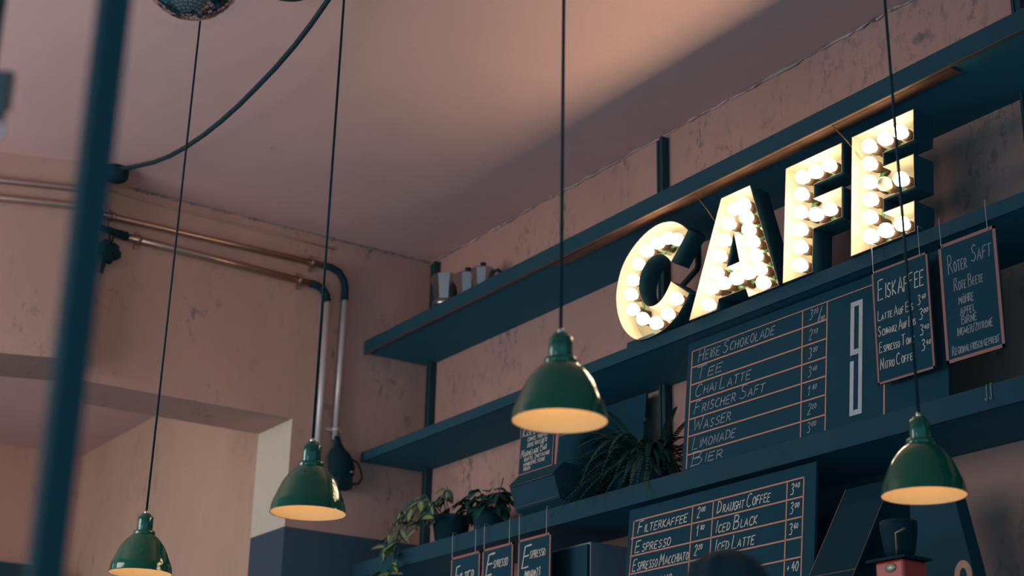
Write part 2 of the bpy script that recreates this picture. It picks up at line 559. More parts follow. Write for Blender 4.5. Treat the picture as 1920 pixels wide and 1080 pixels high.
def socket_bm():
    bm = bmesh.new()
    add_lathe(bm, [(0.0, 0.0), (0.0165, 0.0), (0.0165, 0.02), (0.0145, 0.024), (0.0165, 0.036), (0.0205, 0.046), (0.0205, 0.060), (0.0, 0.060)], 14)
    for v in bm.verts:
        x, y, z = v.co
        v.co = (x, -z, y)
    bmesh.ops.recalc_face_normals(bm, faces=bm.faces[:])
    return bm


bulb_proto = socket_proto = dead_proto = None
for ch, X0, loops, bulbs, dead, label in LETTERS:
    t = thing('marquee_letter', label, 'lit letter', (X0, -0.397, 3.166), (-0.08, 0, 0), group='four bulb letters of the sign on the middle shelf')
    loops = [l if (area2(l) > 0) == (k == 0) else l[::-1] for k, l in enumerate(loops)]   # outer ccw, holes cw
    # case: outer wall (black) , inner wall (cream), thin rim
    bm = bmesh.new()
    for l in loops:
        inn = offset(l, 0.0022)
        n = len(l)
        of = [bm.verts.new((x, 0, z)) for x, z in l]
        ob = [bm.verts.new((x, D_LET, z)) for x, z in l]
        jf = [bm.verts.new((x, 0, z)) for x, z in inn]
        jb = [bm.verts.new((x, D_LET - 0.001, z)) for x, z in inn]
        for i in range(n):
            j = (i + 1) % n
            bm.faces.new((of[i], of[j], ob[j], ob[i])).material_index = 1
            bm.faces.new((jf[j], jf[i], jb[i], jb[j])).material_index = 0
            bm.faces.new((of[j], of[i], jf[i], jf[j])).material_index = 2
    build('case', bm, [M_CREAM, M_LOUT, M_COPDULL], t)
    # back plate
    bm = bmesh.new()
    edges = []
    for l in loops:
        vs = [bm.verts.new((x, D_LET - 0.0015, z)) for x, z in l]
        edges += [bm.edges.new((vs[i], vs[(i + 1) % len(vs)])) for i in range(len(vs))]
    bmesh.ops.triangle_fill(bm, use_beauty=True, use_dissolve=False, edges=edges, normal=(0, -1, 0))
    r = bmesh.ops.extrude_face_region(bm, geom=bm.faces[:])
    bmesh.ops.translate(bm, verts=[v for v in r['geom'] if isinstance(v, bmesh.types.BMVert)], vec=(0, 0.002, 0))
    for f in bm.faces:
        f.material_index = 0 if f.calc_center_median().y < D_LET - 0.001 else 1
    bmesh.ops.recalc_face_normals(bm, faces=bm.faces[:])
    build('back_plate', bm, [M_LBACK, M_LOUT], t)
    # green cable that runs from socket to socket on the back plate
    bm = bmesh.new()
    for i in range(len(bulbs) - 1):
        if math.hypot(bulbs[i][0] - bulbs[i + 1][0], bulbs[i][1] - bulbs[i + 1][1]) > 0.11 and bm.verts:
            build('cable', bm, M_GCABLE, t)
            bm = bmesh.new()
        (xa, za), (xb, zb) = bulbs[i], bulbs[i + 1]
        if math.hypot(xa - xb, za - zb) > 0.11:
            continue
        y = D_LET - 0.010
        mx, mz = (xa + xb) / 2 + random.uniform(-.008, .012), (za + zb) / 2 - random.uniform(.006, .014)
        add_tube(bm, [(xa + 0.012, y - .004, za - 0.006), (xa * .6 + mx * .4, y - .016, za * .6 + mz * .4), (mx, y - .018, mz), (xb * .6 + mx * .4, y - .016, zb * .6 + mz * .4), (xb + 0.012, y - .004, zb - 0.006)], [.004, .0065, .0075, .0065, .004], 6)
    build('cable', bm, M_GCABLE, t)
    if ch == 'C':
        build('foot', box(.055, .22, .030, .088, .0, .030, .001), M_LOUT, t)
    for i, (x, z) in enumerate(bulbs):
        if bulb_proto is None:
            bulb_proto = build('bulb', bulb_bm(), M_BULB, t, smooth=True)
            socket_proto = build('socket', socket_bm(), M_SOCK, bulb_proto)
            b, s = bulb_proto, socket_proto
        else:
            b = bulb_proto.copy()
            COL.objects.link(b)
            s = socket_proto.copy()
            COL.objects.link(s)
            s.parent = b
            b.parent = t
        b.location = (x, 0.002, z)
        s.location = (0, D_LET - 0.002 - 0.002, 0)
        if i == dead:
            b.data = b.data.copy()
            b.data.materials[0] = M_DEAD
            b['label'] = 'unlit clear bulb'
# thin copper wires from the top shelf down to the letters
for lab, a, b in (('thin copper wire between the C and the A from the top shelf', (2.693, -0.390, 3.6905), (2.795, -0.335, 3.50)),
                  ('thin copper wire between the F and the E from the top shelf', (3.452, -0.390, 3.6905), (3.535, -0.335, 3.54))):
    tag(build('hanging_wire', tube([a, tuple((a[k] + b[k]) / 2 + (0.004 if k == 0 else 0) for k in range(3)), b], 0.0022, 8), M_COPCORD), lab, 'wire', 'wires steadying the letters')
tag(build('power_cable', tube([(2.262, -0.010, 3.69), (2.260, -0.010, 3.60), (2.250, -0.010, 3.585), (2.20, -0.010, 3.562), (2.14, -0.010, 3.535), (2.10, -0.010, 3.50), (2.08, -0.012, 3.40), (2.08, -0.012, 3.18)], 0.011, 8), M_CORD),
    'black cable running down the wall behind the lit letters', 'cable')

# ------------------------------------------------------------------ chalk lettering (single-stroke hand)
G = {
    'A': [[(0, 0), (.42, 1), (.8, 0)], [(.12, .33), (.72, .36)]],
    'B': [[(.05, 0), (.08, 1)], [(.0, 1), (.5, .98), (.64, .8), (.5, .58), (.1, .52)], [(.1, .52), (.6, .5), (.76, .26), (.55, .03), (-.03, 0)]],
    'C': [[(.72, .86), (.5, 1), (.2, .85), (.04, .5), (.12, .15), (.4, 0), (.74, .12)]],
    'D': [[(.06, 0), (.1, 1)], [(.0, 1), (.5, .92), (.76, .55), (.6, .15), (.0, 0)]],
    'E': [[(.7, 1), (.06, .97), (.0, .0), (.66, .03)], [(.03, .52), (.55, .54)]],
    'F': [[(.7, 1), (.08, .97), (.0, 0)], [(.03, .52), (.55, .54)]],
    'G': [[(.7, .86), (.45, 1), (.15, .8), (.04, .45), (.2, .08), (.5, .0), (.74, .2), (.74, .45), (.44, .45)]],
    'H': [[(.04, 0), (.06, 1)], [(.68, 0), (.7, 1)], [(.05, .5), (.7, .54)]],
    'I': [[(.08, 0), (.12, 1)]],
    'J': [[(.5, 1), (.5, .2), (.3, 0), (.05, .15)]],
    'K': [[(.04, 0), (.07, 1)], [(.68, 1), (.07, .45), (.72, 0)]],
    'L': [[(.1, 1), (.03, 0), (.62, .03)]],
    'M': [[(.0, 0), (.12, 1), (.42, .3), (.76, 1), (.86, 0)]],
    'N': [[(.02, 0), (.08, 1), (.62, 0), (.7, 1)]],
    'O': [[(.4, 1), (.1, .78), (.03, .4), (.25, .02), (.55, .04), (.76, .42), (.66, .82), (.4, 1)]],
    'P': [[(.05, 0), (.08, 1)], [(.0, .98), (.5, 1), (.68, .78), (.5, .52), (.08, .46)]],
    'Q': [[(.4, 1), (.1, .78), (.03, .4), (.25, .02), (.55, .04), (.76, .42), (.66, .82), (.4, 1)], [(.45, .3), (.8, -.05)]],
    'R': [[(.05, 0), (.08, 1)], [(.0, .98), (.5, 1), (.66, .78), (.48, .54), (.08, .48)], [(.3, .5), (.74, 0)]],
    'S': [[(.68, .88), (.42, 1), (.12, .82), (.22, .58), (.56, .44), (.66, .2), (.38, 0), (.02, .12)]],
    'T': [[(.0, .97), (.78, 1)], [(.38, .98), (.34, 0)]],
    'U': [[(.06, 1), (.04, .3), (.2, .02), (.5, .02), (.68, .3), (.7, 1)]],
    'V': [[(.0, 1), (.34, 0), (.72, 1)]],
    'W': [[(.0, 1), (.2, 0), (.48, .7), (.72, 0), (1.0, 1)]],
    'X': [[(.0, 0), (.7, 1)], [(.05, 1), (.68, 0)]],
    'Y': [[(.0, 1), (.36, .5), (.72, 1)], [(.36, .5), (.3, 0)]],
    'Z': [[(.03, .98), (.7, 1), (.02, .02), (.72, 0)]],
    '0': [[(.4, 1), (.1, .75), (.06, .35), (.28, 0), (.56, .1), (.7, .5), (.6, .9), (.4, 1)]],
    '1': [[(.05, .66), (.34, 1), (.3, 0)]],
    '2': [[(.05, .78), (.26, 1), (.56, .92), (.6, .66), (.02, .0), (.66, .04)]],
    '3': [[(.06, .9), (.36, 1), (.6, .8), (.28, .55), (.62, .36), (.46, .05), (.04, .06)]],
    '4': [[(.42, 1), (.03, .36), (.7, .38)], [(.54, .7), (.46, 0)]],
    '5': [[(.62, 1), (.14, .97), (.08, .58), (.46, .6), (.62, .32), (.4, .02), (.02, .08)]],
    '6': [[(.52, 1), (.14, .55), (.1, .2), (.36, 0), (.62, .22), (.44, .48), (.12, .32)]],
    '8': [[(.36, .54), (.1, .78), (.36, 1), (.6, .78), (.36, .54), (.06, .24), (.34, 0), (.64, .24), (.36, .54)]],
    '9': [[(.58, .7), (.34, .5), (.08, .72), (.32, 1), (.6, .78), (.5, .3), (.3, 0)]],
    '+': [[(.05, .5), (.65, .52)], [(.36, .8), (.34, .22)]],
    '/': [[(.0, -.1), (.5, 1.05)]],
    '.': [[(.08, 0), (.14, .05)]],
    ',': [[(.14, .08), (.06, -.14)]],
    ':': [[(.08, .15), (.13, .2)], [(.1, .6), (.15, .65)]],
    '-': [[(.05, .45), (.5, .47)]],
    '"': [[(.1, 1.25), (.16, 1.2)], [(.45, 1.25), (.5, 1.2)]],
    '\u00df': [[(.03, -.05), (.08, .8), (.34, 1), (.58, .82), (.3, .56), (.64, .32), (.5, .04), (.24, .03)]],
}
for a, b in (('\u00c4', 'A'), ('\u00d6', 'O'), ('\u00dc', 'U')):
    G[a] = G[b] + [[(.22, 1.2), (.27, 1.26)], [(.52, 1.22), (.57, 1.28)]]


def gw(ch):
    if ch == ' ':
        return 0.45
    return max(p[0] for s in G[ch] for p in s) + 0.24


def stroke(bm, pts, w, y):
    """flat chalk ribbon on the board face at local y"""
    n = len(pts)
    prev = None
    dense = [pts[0]]
    for a, b in zip(pts, pts[1:]):
        dense += [((a[0] + b[0]) / 2, (a[1] + b[1]) / 2), b]
    pts = dense
    n = len(pts)
    for i in range(n):
        a = Vector(pts[max(i - 1, 0)])
        c = Vector(pts[min(i + 1, n - 1)])
        d = c - a
        if d.length < 1e-7:
            continue
        d.normalize()
        k = w * random.uniform(.38, .62)
        nn = Vector((-d.y, d.x)) * k
        p = Vector(pts[i])
        cur = (bm.verts.new((p.x + nn.x, y, p.y + nn.y)), bm.verts.new((p.x - nn.x, y, p.y - nn.y)))
        if prev:
            bm.faces.new((prev[0], prev[1], cur[1], cur[0]))
        prev = cur


def write(bm, text, u, v, h, small=0.62, wf=0.62, w=0.0042, slant=0.12, width=None, y=-0.0012, rise=0.0, fixed=False):
    """upper-case letters stand h tall, lower-case ones are small capitals; width squeezes the line to fit"""
    def scale_of(c):
        return h if (c.isupper() or c.isdigit() or c in '+/') or fixed else h * small
    adv = []
    for c in text:
        s = scale_of(c)
        k = '\u00df' if c == '\u00df' else c.upper()
        adv.append(gw(k) * s * wf)
    f = 1.0
    if width:
        f = width / max(1e-6, sum(adv))
    x = u
    for c, a in zip(text, adv):
        k = '\u00df' if c == '\u00df' else c.upper()
        if c != ' ':
            s = scale_of(c)
            jx, jy, js = random.uniform(-.03, .03) * s, random.uniform(-.04, .04) * s, random.uniform(.93, 1.07)
            for st in G[k]:
                stroke(bm, [(x + jx + (p[0] * s * wf * js) * f + p[1] * s * slant, v + jy + p[1] * s * js + rise * (x - u)) for p in st], w, y)
        x += a * f


def txt(parent, m, *a, name='chalk_text', **k):
    bm = bmesh.new()
    write(bm, *a, **k)
    return build(name, bm, m, parent)


def line(bm, p, q, w, y=-0.0010, th=0.0006):
    a, b = Vector(p), Vector(q)
    d = (b - a).normalized()
    n = Vector((-d.y, d.x)) * w / 2
    c = [a + n, b + n, b - n, a - n]
    f = [bm.verts.new((t.x, y, t.y)) for t in c]
    g = [bm.verts.new((t.x, y + th, t.y)) for t in c]
    bm.faces.new(f)
    for i in range(4):
        bm.faces.new((f[i], g[i], g[(i + 1) % 4], f[(i + 1) % 4]))


def price(parent, m, big, small, u, v, h, w=0.004):
    bm = bmesh.new()
    write(bm, big, u, v, h, wf=.62, w=w)
    write(bm, small, u + h * .58, v + h * .5, h * .42, wf=.75, w=w * .85)
    build('chalk_price', bm, m, parent)


def board(name, label, cat, loc, lean, w, h, th=0.012, group=None, bm_panel=None):
    t = thing(name, label, cat, loc, (lean, 0, 0), group)
    build('panel', box(0, w, 0.0, th, 0, h, 0.0015), M_BOARD, t)
    return t


# --- tall drinks menu standing on the lowest shelf
X0 = 2.585
t = board('menu_board', 'wide chalkboard drinks menu with copper grid listing Tee, Chai and Bier', 'menu board', (X0, -0.383, 2.590), -0.085, 1.30, 0.515)
bm = bmesh.new()
L0, R0, DV = 2.612 - X0, 3.343 - X0, 3.224 - X0
top = 0.476
line(bm, (L0, top), (3.62 - X0, top), .0035)
for v in (0.409, 0.338, 0.2695, 0.200, 0.132, 0.060):
    line(bm, (L0, v), (R0, v), .0052)
line(bm, (L0, 0.006), (L0, top), .0055)
line(bm, (DV, 0.004), (DV - .004, top), .005)
line(bm, (R0, 0.004), (R0, top), .005)
line(bm, (3.613 - X0, 0.0), (3.613 - X0, top), .006)
build('grid_lines', bm, M_COPPER, t)
rows = [('Hei\u00dfe Schokolade', .445, .43), ('Tee', .352, .16), ('Chai Latte', .282, .32), ('Frischer Saft', .213, .40), ('Wasser', .143, .22), ('Limonade', .074, .25), ('Bier', .004, .19)]
for i, (s, v, wd) in enumerate(rows):
    v = [.418, .347, .278, .209, .140, .070, .006][i]
    txt(t, M_CHALKD, s, L0 + .028 + (.0 if i else .01), v + .006, .050, small=.66, w=.0034, slant=.16, width=wd)
for i, (a, b) in enumerate((('3', '20'), ('2', '50'), ('3', '20'), ('3', '60'), ('1', '80'), ('2', '20'), ('3', '00'))):
    v = [.428, .352, .284, .214, .146, .076, .012][i]
    price(t, M_CHALKD, a, b, DV + .030, v, .040, .0034)
bm = bmesh.new()
write(bm, '/', DV + .075, .418, .045, w=.0034)
write(bm, '2', DV + .075, .411, .02, w=.003)
write(bm, '00', DV + .089, .413, .016, w=.003)
build('chalk_price', bm, M_CHALKD, t)
# tall narrow numeral 9 in white
bm = bmesh.new()
u0, u1, v0, v1, s = 3.458 - X0, 3.514 - X0, 0.028, 0.437, 0.017
for a in ((u0, u1, v1 - .018, v1), (u0, u0 + s, .243, v1 - .018), (u1 - s, u1, v0 + .018, v1 - .018), (u0 + s, u1 - s, .243, .262), (u0, u1, v0, v0 + .018), (u0, u0 + s, v0 + .018, .222)):
    add_box(bm, a[0], a[1], -0.0022, -0.0004, a[2], a[3])
build('numeral', bm, M_WHITE, t)

# --- lower coffee menu
X0 = 2.262
t = board('menu_board', 'lower chalkboard coffee menu with copper grid, Filterkaffee on top, behind the head', 'menu board', (X0, -0.415, 2.10), -0.09, 1.03, 0.40)
bm = bmesh.new()
l, r, d1, d2, d3 = 0.022, 3.234 - X0, 2.648 - X0, 2.764 - X0, 3.150 - X0
for v in (0.350, 0.283, 0.213, 0.143):
    line(bm, (l + (.0 if v < .3 else .02), v), (r, v + .004), .0055)
line(bm, (l, 0.072), (r, 0.079), .0055)
line(bm, (l, 0.008), (r, 0.010), .0055)
for a, b in ((l, l + .012), (d1 - .008, d1), (d2 - .008, d2), (d3, d3 + .002), (r - .002, r)):
    line(bm, (a, 0.0), (b, 0.351), .0055)
build('grid_lines', bm, M_COPPER, t)
for s, u, v, wd in (('Filterkaffee', l + .04, .297, .30), ('Espresso', l + .03, .222, .22), ('Espresso Macchiato', l + .022, .152, .335), ('Americano', l + .02, .085, .25),
                    ('Draught Coffee', d2 + .022, .298, .285), ('Iced Black', d2 + .02, .228, .225), ('Iced Latte', d2 + .02, .158, .215)):
    txt(t, M_CHALK, s, u, v, .048, small=.62, w=.0038, slant=.14, width=wd)
for a, b, u, v in (('2', '00', d1 + .026, .300), ('1', '80', d1 + .026, .232), ('2', '20', d1 + .02, .160), ('3', '40', d3 + .018, .302), ('3', '00', d3 + .018, .232), ('3', '60', d3 + .016, .160)):
    price(t, M_CHALK, a, b, u, v, .042, .0038)
bm = bmesh.new()
write(bm, '+', d3 + .012, .036, .026, w=.004)
write(bm, '40', d3 + .036, .034, .030, w=.004)
build('chalk_price', bm, M_CHALK, t)


# --- chalkboards hanging on hooks
def s_hook(parent, u, ztop, zbot):
    build('hook', tube([(u - .004, .022, ztop - .001), (u - .003, .012, ztop + .006), (u, -.004, ztop + .004), (u + .001, -.0055, ztop - .012), (u + .002, -.0055, zbot + .012), (u + .002, -.0055, zbot - .004), (u + .003, -.002, zbot - .012), (u + .003, .006, zbot - .010)], 0.0016, 6), M_HOOK, parent)


def framed(bm, w, h, k, y=-0.0014):
    for p, q in (((0, k / 2), (w, k / 2)), ((0, h - k / 2), (w, h - k / 2)), ((k / 2, 0), (k / 2, h)), ((w - k / 2, 0), (w - k / 2, h))):
        line(bm, p, q, k, y)


def hanging(label, x, z, w, h, k, texts, ztop_shelf, hooks, frame=M_COPDULL, group='chalkboards hanging on hooks from the shelves', chalk=M_CHALK, y=-0.414):
    t = board('hanging_chalkboard', label, 'chalkboard', (x, y, z), 0, w, h, 0.008, group)
    bm = bmesh.new()
    framed(bm, w, h, k)
    build('border', bm, frame, t)
    for tx in texts:
        txt(t, chalk, tx[0], tx[1], tx[2], tx[3], **tx[4])
    for u in hooks:
        s_hook(t, u, ztop_shelf - z, h)
    return t


def P(big, small, u, v, h):
    return [(big, u, v, h, dict(w=.0028)), (small, u + h * .6, v + h * .5, h * .42, dict(w=.0024, wf=.75))]


hanging('framed chalkboard headed Eiskaffee hanging below the letter E', 3.624, 2.682, 0.243, 0.391, .0075,
        [('Eiskaffee', .022, .285, .074, dict(small=.70, width=.205, w=.0036, slant=.04)),
         ('Latte Auf Eis', .016, .214, .034, dict(small=.62, width=.155, w=.0028, slant=.04)),
         ('Schwarz Auf Eis', .014, .162, .036, dict(small=.58, width=.165, w=.0028, slant=.04)),
         ('Espresso Tonic', .014, .105, .036, dict(small=.58, width=.155, w=.0028, slant=.04)),
         ('Nitro Coffee', .014, .048, .040, dict(small=.58, width=.155, w=.0028, slant=.04))]
        + P('3', '60', .188, .222, .034) + P('3', '00', .190, .172, .036) + P('3', '40', .190, .118, .034) + P('3', '40', .192, .066, .036),
        3.1655, [.010, .214])
hanging('framed chalkboard headed Roter Saft, rightmost of the hanging boards', 3.914, 2.682, 0.228, 0.394, .011,
        [('Roter', .032, .288, .062, dict(small=.55, width=.080, w=.0028, slant=-.02)),
         ('Saft', .125, .300, .056, dict(small=.70, width=.085, w=.0028, slant=.06)),
         ('Rote Beete', .050, .226, .042, dict(small=.62, width=.120, w=.0026, slant=.02)),
         ('M\u00f6hre', .066, .178, .028, dict(small=.9, width=.062, w=.0026, slant=.02)),
         ('Apfel', .068, .142, .026, dict(small=.9, width=.062, w=.0026, slant=.02)),
         ('Birne', .070, .112, .025, dict(small=.9, width=.065, w=.0026, slant=.02)),
         ('Ingwer/Zitrone', .052, .078, .026, dict(small=.9, width=.140, w=.0026, slant=.02)),
         ('Regional frisch gepre\u00dft', .026, .022, .030, dict(small=.72, width=.185, w=.0026, slant=.02))],
        3.1655, [.014, .200], chalk=M_CHALKD)
hanging('small framed chalkboard reading Filter hanging beside the leafy plant', 1.001, 2.080, 0.240, 0.402, .010,
        [('Filter', .030, .262, .092, dict(small=.68, width=.165, w=.0062, slant=.16)),
         ('Kenia', .060, .196, .04, dict(width=.1, w=.004))],
        2.589, [.012, .206])
hanging('middle small chalkboard headed Espresso between two hanging boards', 1.262, 2.080, 0.239, 0.402, .010,
        [('E', .030, .280, .088, dict(w=.006, slant=.22, wf=.8)), ('spresso', .088, .310, .052, dict(small=.6, width=.115, w=.0038, slant=.1)),
         ('E', .050, .225, .040, dict(w=.005)), ('isenberg', .085, .236, .030, dict(small=.8, width=.105, w=.0036)),
         ('Kakao Nuss', .055, .180, .034, dict(width=.13, w=.0036))],
        2.589, [.016, .214])
hanging('small chalkboard headed Espresso, nearest the dark box', 1.541, 2.080, 0.239, 0.402, .010,
        [('E', .030, .278, .088, dict(w=.006, slant=.22, wf=.8)), ('spresso', .088, .312, .050, dict(small=.6, width=.115, w=.0038, slant=.1)),
         ('Mahlgrad 2.3', .050, .236, .032, dict(small=.8, width=.115, w=.0042, fixed=False)),
         ('Nougat', .068, .192, .034, dict(small=.8, width=.075, w=.0042)), ('Kirsche', .066, .15, .034, dict(small=.8, width=.08, w=.004))],
        2.589, [.010, .212])
# two spare hooks on the lowest shelf
for k, (x, lab) in enumerate(((4.045, 'bare wire hook on the lowest shelf edge, left of the pair'), (4.062, 'bare wire hook on the lowest shelf edge, right of the pair'))):
    t = tag(build('wire_hook', tube([(x, -.385, 2.5895), (x, -.397, 2.590), (x, -.3985, 2.580), (x, -.3985, 2.545), (x, -.404, 2.535), (x, -.408, 2.545)], 0.0016, 6), M_HOOK), lab, 'hook', 'spare hooks on the lowest shelf')

# --- small bread menu and the dark box it stands on
t = thing('display_box', 'dark six-sided wooden box on the lowest shelf under the bread menu', 'box', (1.48, -0.25, 2.589))
prof = [(-.130, .188), (-.178, .138), (-.143, .034), (-.085, .0005), (.05, .0005), (.09, .08), (.05, .188)]
bm = bmesh.new()
a = [bm.verts.new((0, y, z)) for y, z in prof]
b = [bm.verts.new((.33, y, z)) for y, z in prof]
bm.faces.new(a)
bm.faces.new(b[::-1])
n = len(prof)
front = None
for i in range(n):
    f = bm.faces.new((a[i], b[i], b[(i + 1) % n], a[(i + 1) % n]))
    if i == 1:
        front = f
bmesh.ops.recalc_face_normals(bm, faces=bm.faces[:])
r = bmesh.ops.inset_region(bm, faces=[front], thickness=0.016, depth=-0.006)
build('body', bm, M_BOX, t)
bm = bmesh.new()
nv = Vector((0, -0.947, 0.32)) * 0.0015
for v in (0.07, 0.93):
    y = prof[1][0] + (prof[2][0] - prof[1][0]) * v + nv.y
    z = prof[1][1] + (prof[2][1] - prof[1][1]) * v + nv.z
    add_tube(bm, [(.012, y, z), (.318, y, z)], .0022, 6)
build('edge_strips', bm, mat('worn_edge', (0.13, 0.10, 0.11), .6), t)

t = board('bread_menu', 'small copper-edged chalkboard bread menu standing on the six-sided box', 'chalkboard', (1.462, -0.372, 2.7785), -0.05, 0.262, 0.235, 0.008)
bm = bmesh.new()
framed(bm, .262, .235, .0055)
build('border', bm, M_COPDULL, t)
txt(t, M_CHALK, 'K\u00e4se Bar', .018, .170, .038, width=.145, w=.0028, rise=.03)
txt(t, M_CHALK, 'Comt\u00e9'.replace('\u00e9', 'e') + ', Tr\u00fcffel', .060, .144, .017, small=.95, width=.155, w=.0026)
txt(t, M_CHALK, 'Ziege, Rote Bete', .060, .119, .017, small=.95, width=.155, w=.0026)
txt(t, M_CHALK, 'Marmelade Bar', .014, .078, .036, small=.6, width=.200, w=.0028, rise=.03)
txt(t, M_CHALK, 'Quitte, Zwetschge', .042, .058, .015, small=.95, width=.195, w=.0026)
txt(t, M_CHALK, 'Himbeere, Feige', .040, .036, .015, small=.95, width=.165, w=.0026)
txt(t, M_CHALK, 'Kirsch', .042, .016, .015, small=.95, width=.05, w=.0026)

t = board('blank_chalkboard', 'blank dark chalkboard leaning on the wall between the bread menu and the fern', 'chalkboard', (1.335, -0.115, 2.590), -0.10, 0.64, 0.510, 0.010)
bm = bmesh.new()
line(bm, (0.003, .02), (0.003, .445), .005)
line(bm, (0.0, .445), (.24, .445), .006)
build('border', bm, M_COPDULL, t)


# ------------------------------------------------------------------ pendant lamps
def shade_profile():
    out = [(.028, .1345), (.037, .1335), (.043, .1295), (.053, .121), (.063, .110), (.0765, .091), (.086, .071), (.0945, .050), (.1015, .034), (.106, .018), (.1075, .003), (.1085, 0.0)]
    inn = [(.1065, 0.0005), (.1055, .004), (.104, .018), (.0995, .034), (.0925, .050), (.084, .070), (.0745, .089), (.061, .107), (.051, .118), (.041, .1265), (.028, .130)]
    return out, inn


LAMPS = []


def make_lamp(label, loc, top):
    t = thing('pendant_lamp', label, 'pendant lamp', loc, group='green enamel pendant lamps')
    out, inn = shade_profile()
    bm = bmesh.new()
    add_lathe(bm, out[::-1], 48, mi=0)
    add_lathe(bm, inn[::-1], 48, mi=1, flip=True)
    add_lathe(bm, [inn[0], out[-1]], 48, mi=0)
    sh = build('shade', bm, [M_GREEN, M_INNER], t)
    bm = lathe([(.0, .1315), (.0365, .1315), (.0375, .134), (.0375, .1435), (.036, .146), (.0262, .147), (.0270, .149), (.0270, .193), (.0255, .196), (.0185, .201), (.0175, .206), (.0, .2065)], 32)
    build('socket_cap', bm, M_GREEN, t)
    build('cord_grip', lathe([(.0, .2045), (.0075, .2045), (.0075, .214), (.0055, .219), (.0, .219)], 16), M_CHROME, t)
    build('bulb', lathe([(0, .048), (.014, .050), (.024, .058), (.028, .070), (.025, .084), (.016, .100), (.0135, .126)], 20), M_WARM, t)
    d = Vector(top) - Vector(loc)
    build('cord', tube([(0, 0, .217), tuple(Vector((0, 0, .217)).lerp(d, .5)), tuple(d)], 0.0042, 8), M_CORD, t)
    build('ceiling_hook', lathe([(.0, .0), (.008, -.004), (.010, -.018), (.0, -.024)], 12), M_CORD, t).location = d
    return t


LA = make_lamp('green enamel pendant lamp at the lower left, cut by the bottom edge', (1.847, -2.177, 2.102), (1.880, -2.172, H - 0.0005))
LAMP_COP = LA
for lab, loc, top in (
        ('green enamel pendant lamp hanging in front of the pale door jamb', (3.086, -2.165, 2.112), (3.096, -2.160, H - 0.0005)),
        ('largest green enamel pendant lamp, in front of the bread menu', (4.306, -2.159, 2.123), (4.298, -2.161, H - 0.0005)),
        ('dim green enamel pendant lamp at the right, below the hanging chalkboards', (4.376, -1.073, 2.095), (4.338, -1.073, H - 0.0005))):
    c = copy_tree(LA)
    c['label'] = lab
    c.location = loc
    for ch in c.children:
        nm = ch.name.split('.')[0]
        d = Vector(top) - Vector(loc)
        if nm == 'cord':
            me = bpy.data.meshes.new('cord')
            bm = tube([(0, 0, .217), tuple(Vector((0, 0, .217)).lerp(d, .5)), tuple(d)], 0.0042, 8)
            bm.to_mesh(me)
            bm.free()
            me.materials.append(M_CORD)
            ch.data = me
        elif nm == 'ceiling_hook':
            ch.location = d

# ------------------------------------------------------------------ mirror ball
BC = Vector((2.911, -2.600, 3.806))
BR = 0.159
t = thing('mirror_ball', 'mirror-tiled disco ball hanging at the top left', 'mirror ball', BC)
build('core', lathe([(BR * .985 * math.cos(a), BR * .985 * math.sin(a)) for a in [(-PI / 2 + PI * k / 24) for k in range(25)]], 48), M_GROUT, t, smooth=True)
bm = bmesh.new()
NR = 34
for i in range(NR):
    a0, a1 = -PI / 2 + PI * i / NR, -PI / 2 + PI * (i + 1) / NR
    am = (a0 + a1) / 2
    nseg = max(3, int(2 * NR * math.cos(am)))
    ph = random.random() * 6
    for k in range(nseg):
        b0, b1 = ph + 2 * PI * (k + .06) / nseg, ph + 2 * PI * (k + .94) / nseg
        e0, e1 = a0 + (a1 - a0) * .06, a1 - (a1 - a0) * .06
        bmid = (b0 + b1) / 2
        c = Vector((math.cos(am) * math.cos(bmid), math.cos(am) * math.sin(bmid), math.sin(am))) * BR
        nn = (c.normalized() + Vector((random.gauss(0, .035), random.gauss(0, .035), random.gauss(0, .035)))).normalized()
        q = []
        for aa, bb in ((e0, b0), (e0, b1), (e1, b1), (e1, b0)):
            p = Vector((math.cos(aa) * math.cos(bb), math.cos(aa) * math.sin(bb), math.sin(aa))) * BR
            p = p - nn * (p - c).dot(nn) + nn * 0.0008
            q.append(bm.verts.new(p))
        bm.faces.new(q)
bmesh.ops.recalc_face_normals(bm, faces=bm.faces[:])
for f in bm.faces:
    if f.normal.dot(f.calc_center_median()) < 0:
        f.normal_flip()
build('mirror_tiles', bm, M_MIRROR, t)
build('hanger', tube([(0, 0, BR * .98), (0, 0, H - BC.z)], [0.008, 0.004], 10), M_STEEL, t)

# ------------------------------------------------------------------ ceiling cable, junction box, rose
t = thing('junction_box', 'round black junction box on the ceiling by the end wall', 'junction box', (0.180, -1.880, H))
build('body', lathe([(.0, -.058), (.050, -.058), (.058, -.052), (.062, -.040), (.062, 0.0), (.0, 0.0)], 20, facet=False), M_BAKE, t)
bm = bmesh.new()
add_tube(bm, [(.05, .0, -.030), (.088, .012, -.030)], .014, 12)
build('gland', bm, M_BAKE, t)
pts = [(0.250, -1.89, 4.272), (0.36, -1.872, 4.243), (0.613, -1.850, 4.184), (0.80, -1.845, 4.148), (0.999, -1.845, 4.120), (1.19, -1.845, 4.104), (1.372, -1.845, 4.099), (1.55, -1.845, 4.103), (1.707, -1.845, 4.115), (1.88, -1.845, 4.131), (2.05, -1.845, 4.158), (2.19, -1.845, 4.192), (2.316, -1.845, 4.233), (2.417, -1.845, 4.276), (2.45, -1.845, 4.2995)]
tag(build('ceiling_cable', tube(pts, 0.0105, 10), M_CORD), 'thick black cable sagging in a curve under the ceiling', 'cable')
tag(build('ceiling_rose', lathe([(.0, -.058), (.055, -.056), (.10, -.040), (.118, -.014), (.120, 0.0), (.0, 0.0)], 32), M_BAKE), 'dark round ceiling fitting just showing at the top edge', 'ceiling fitting').location = (2.26, -1.99, H)

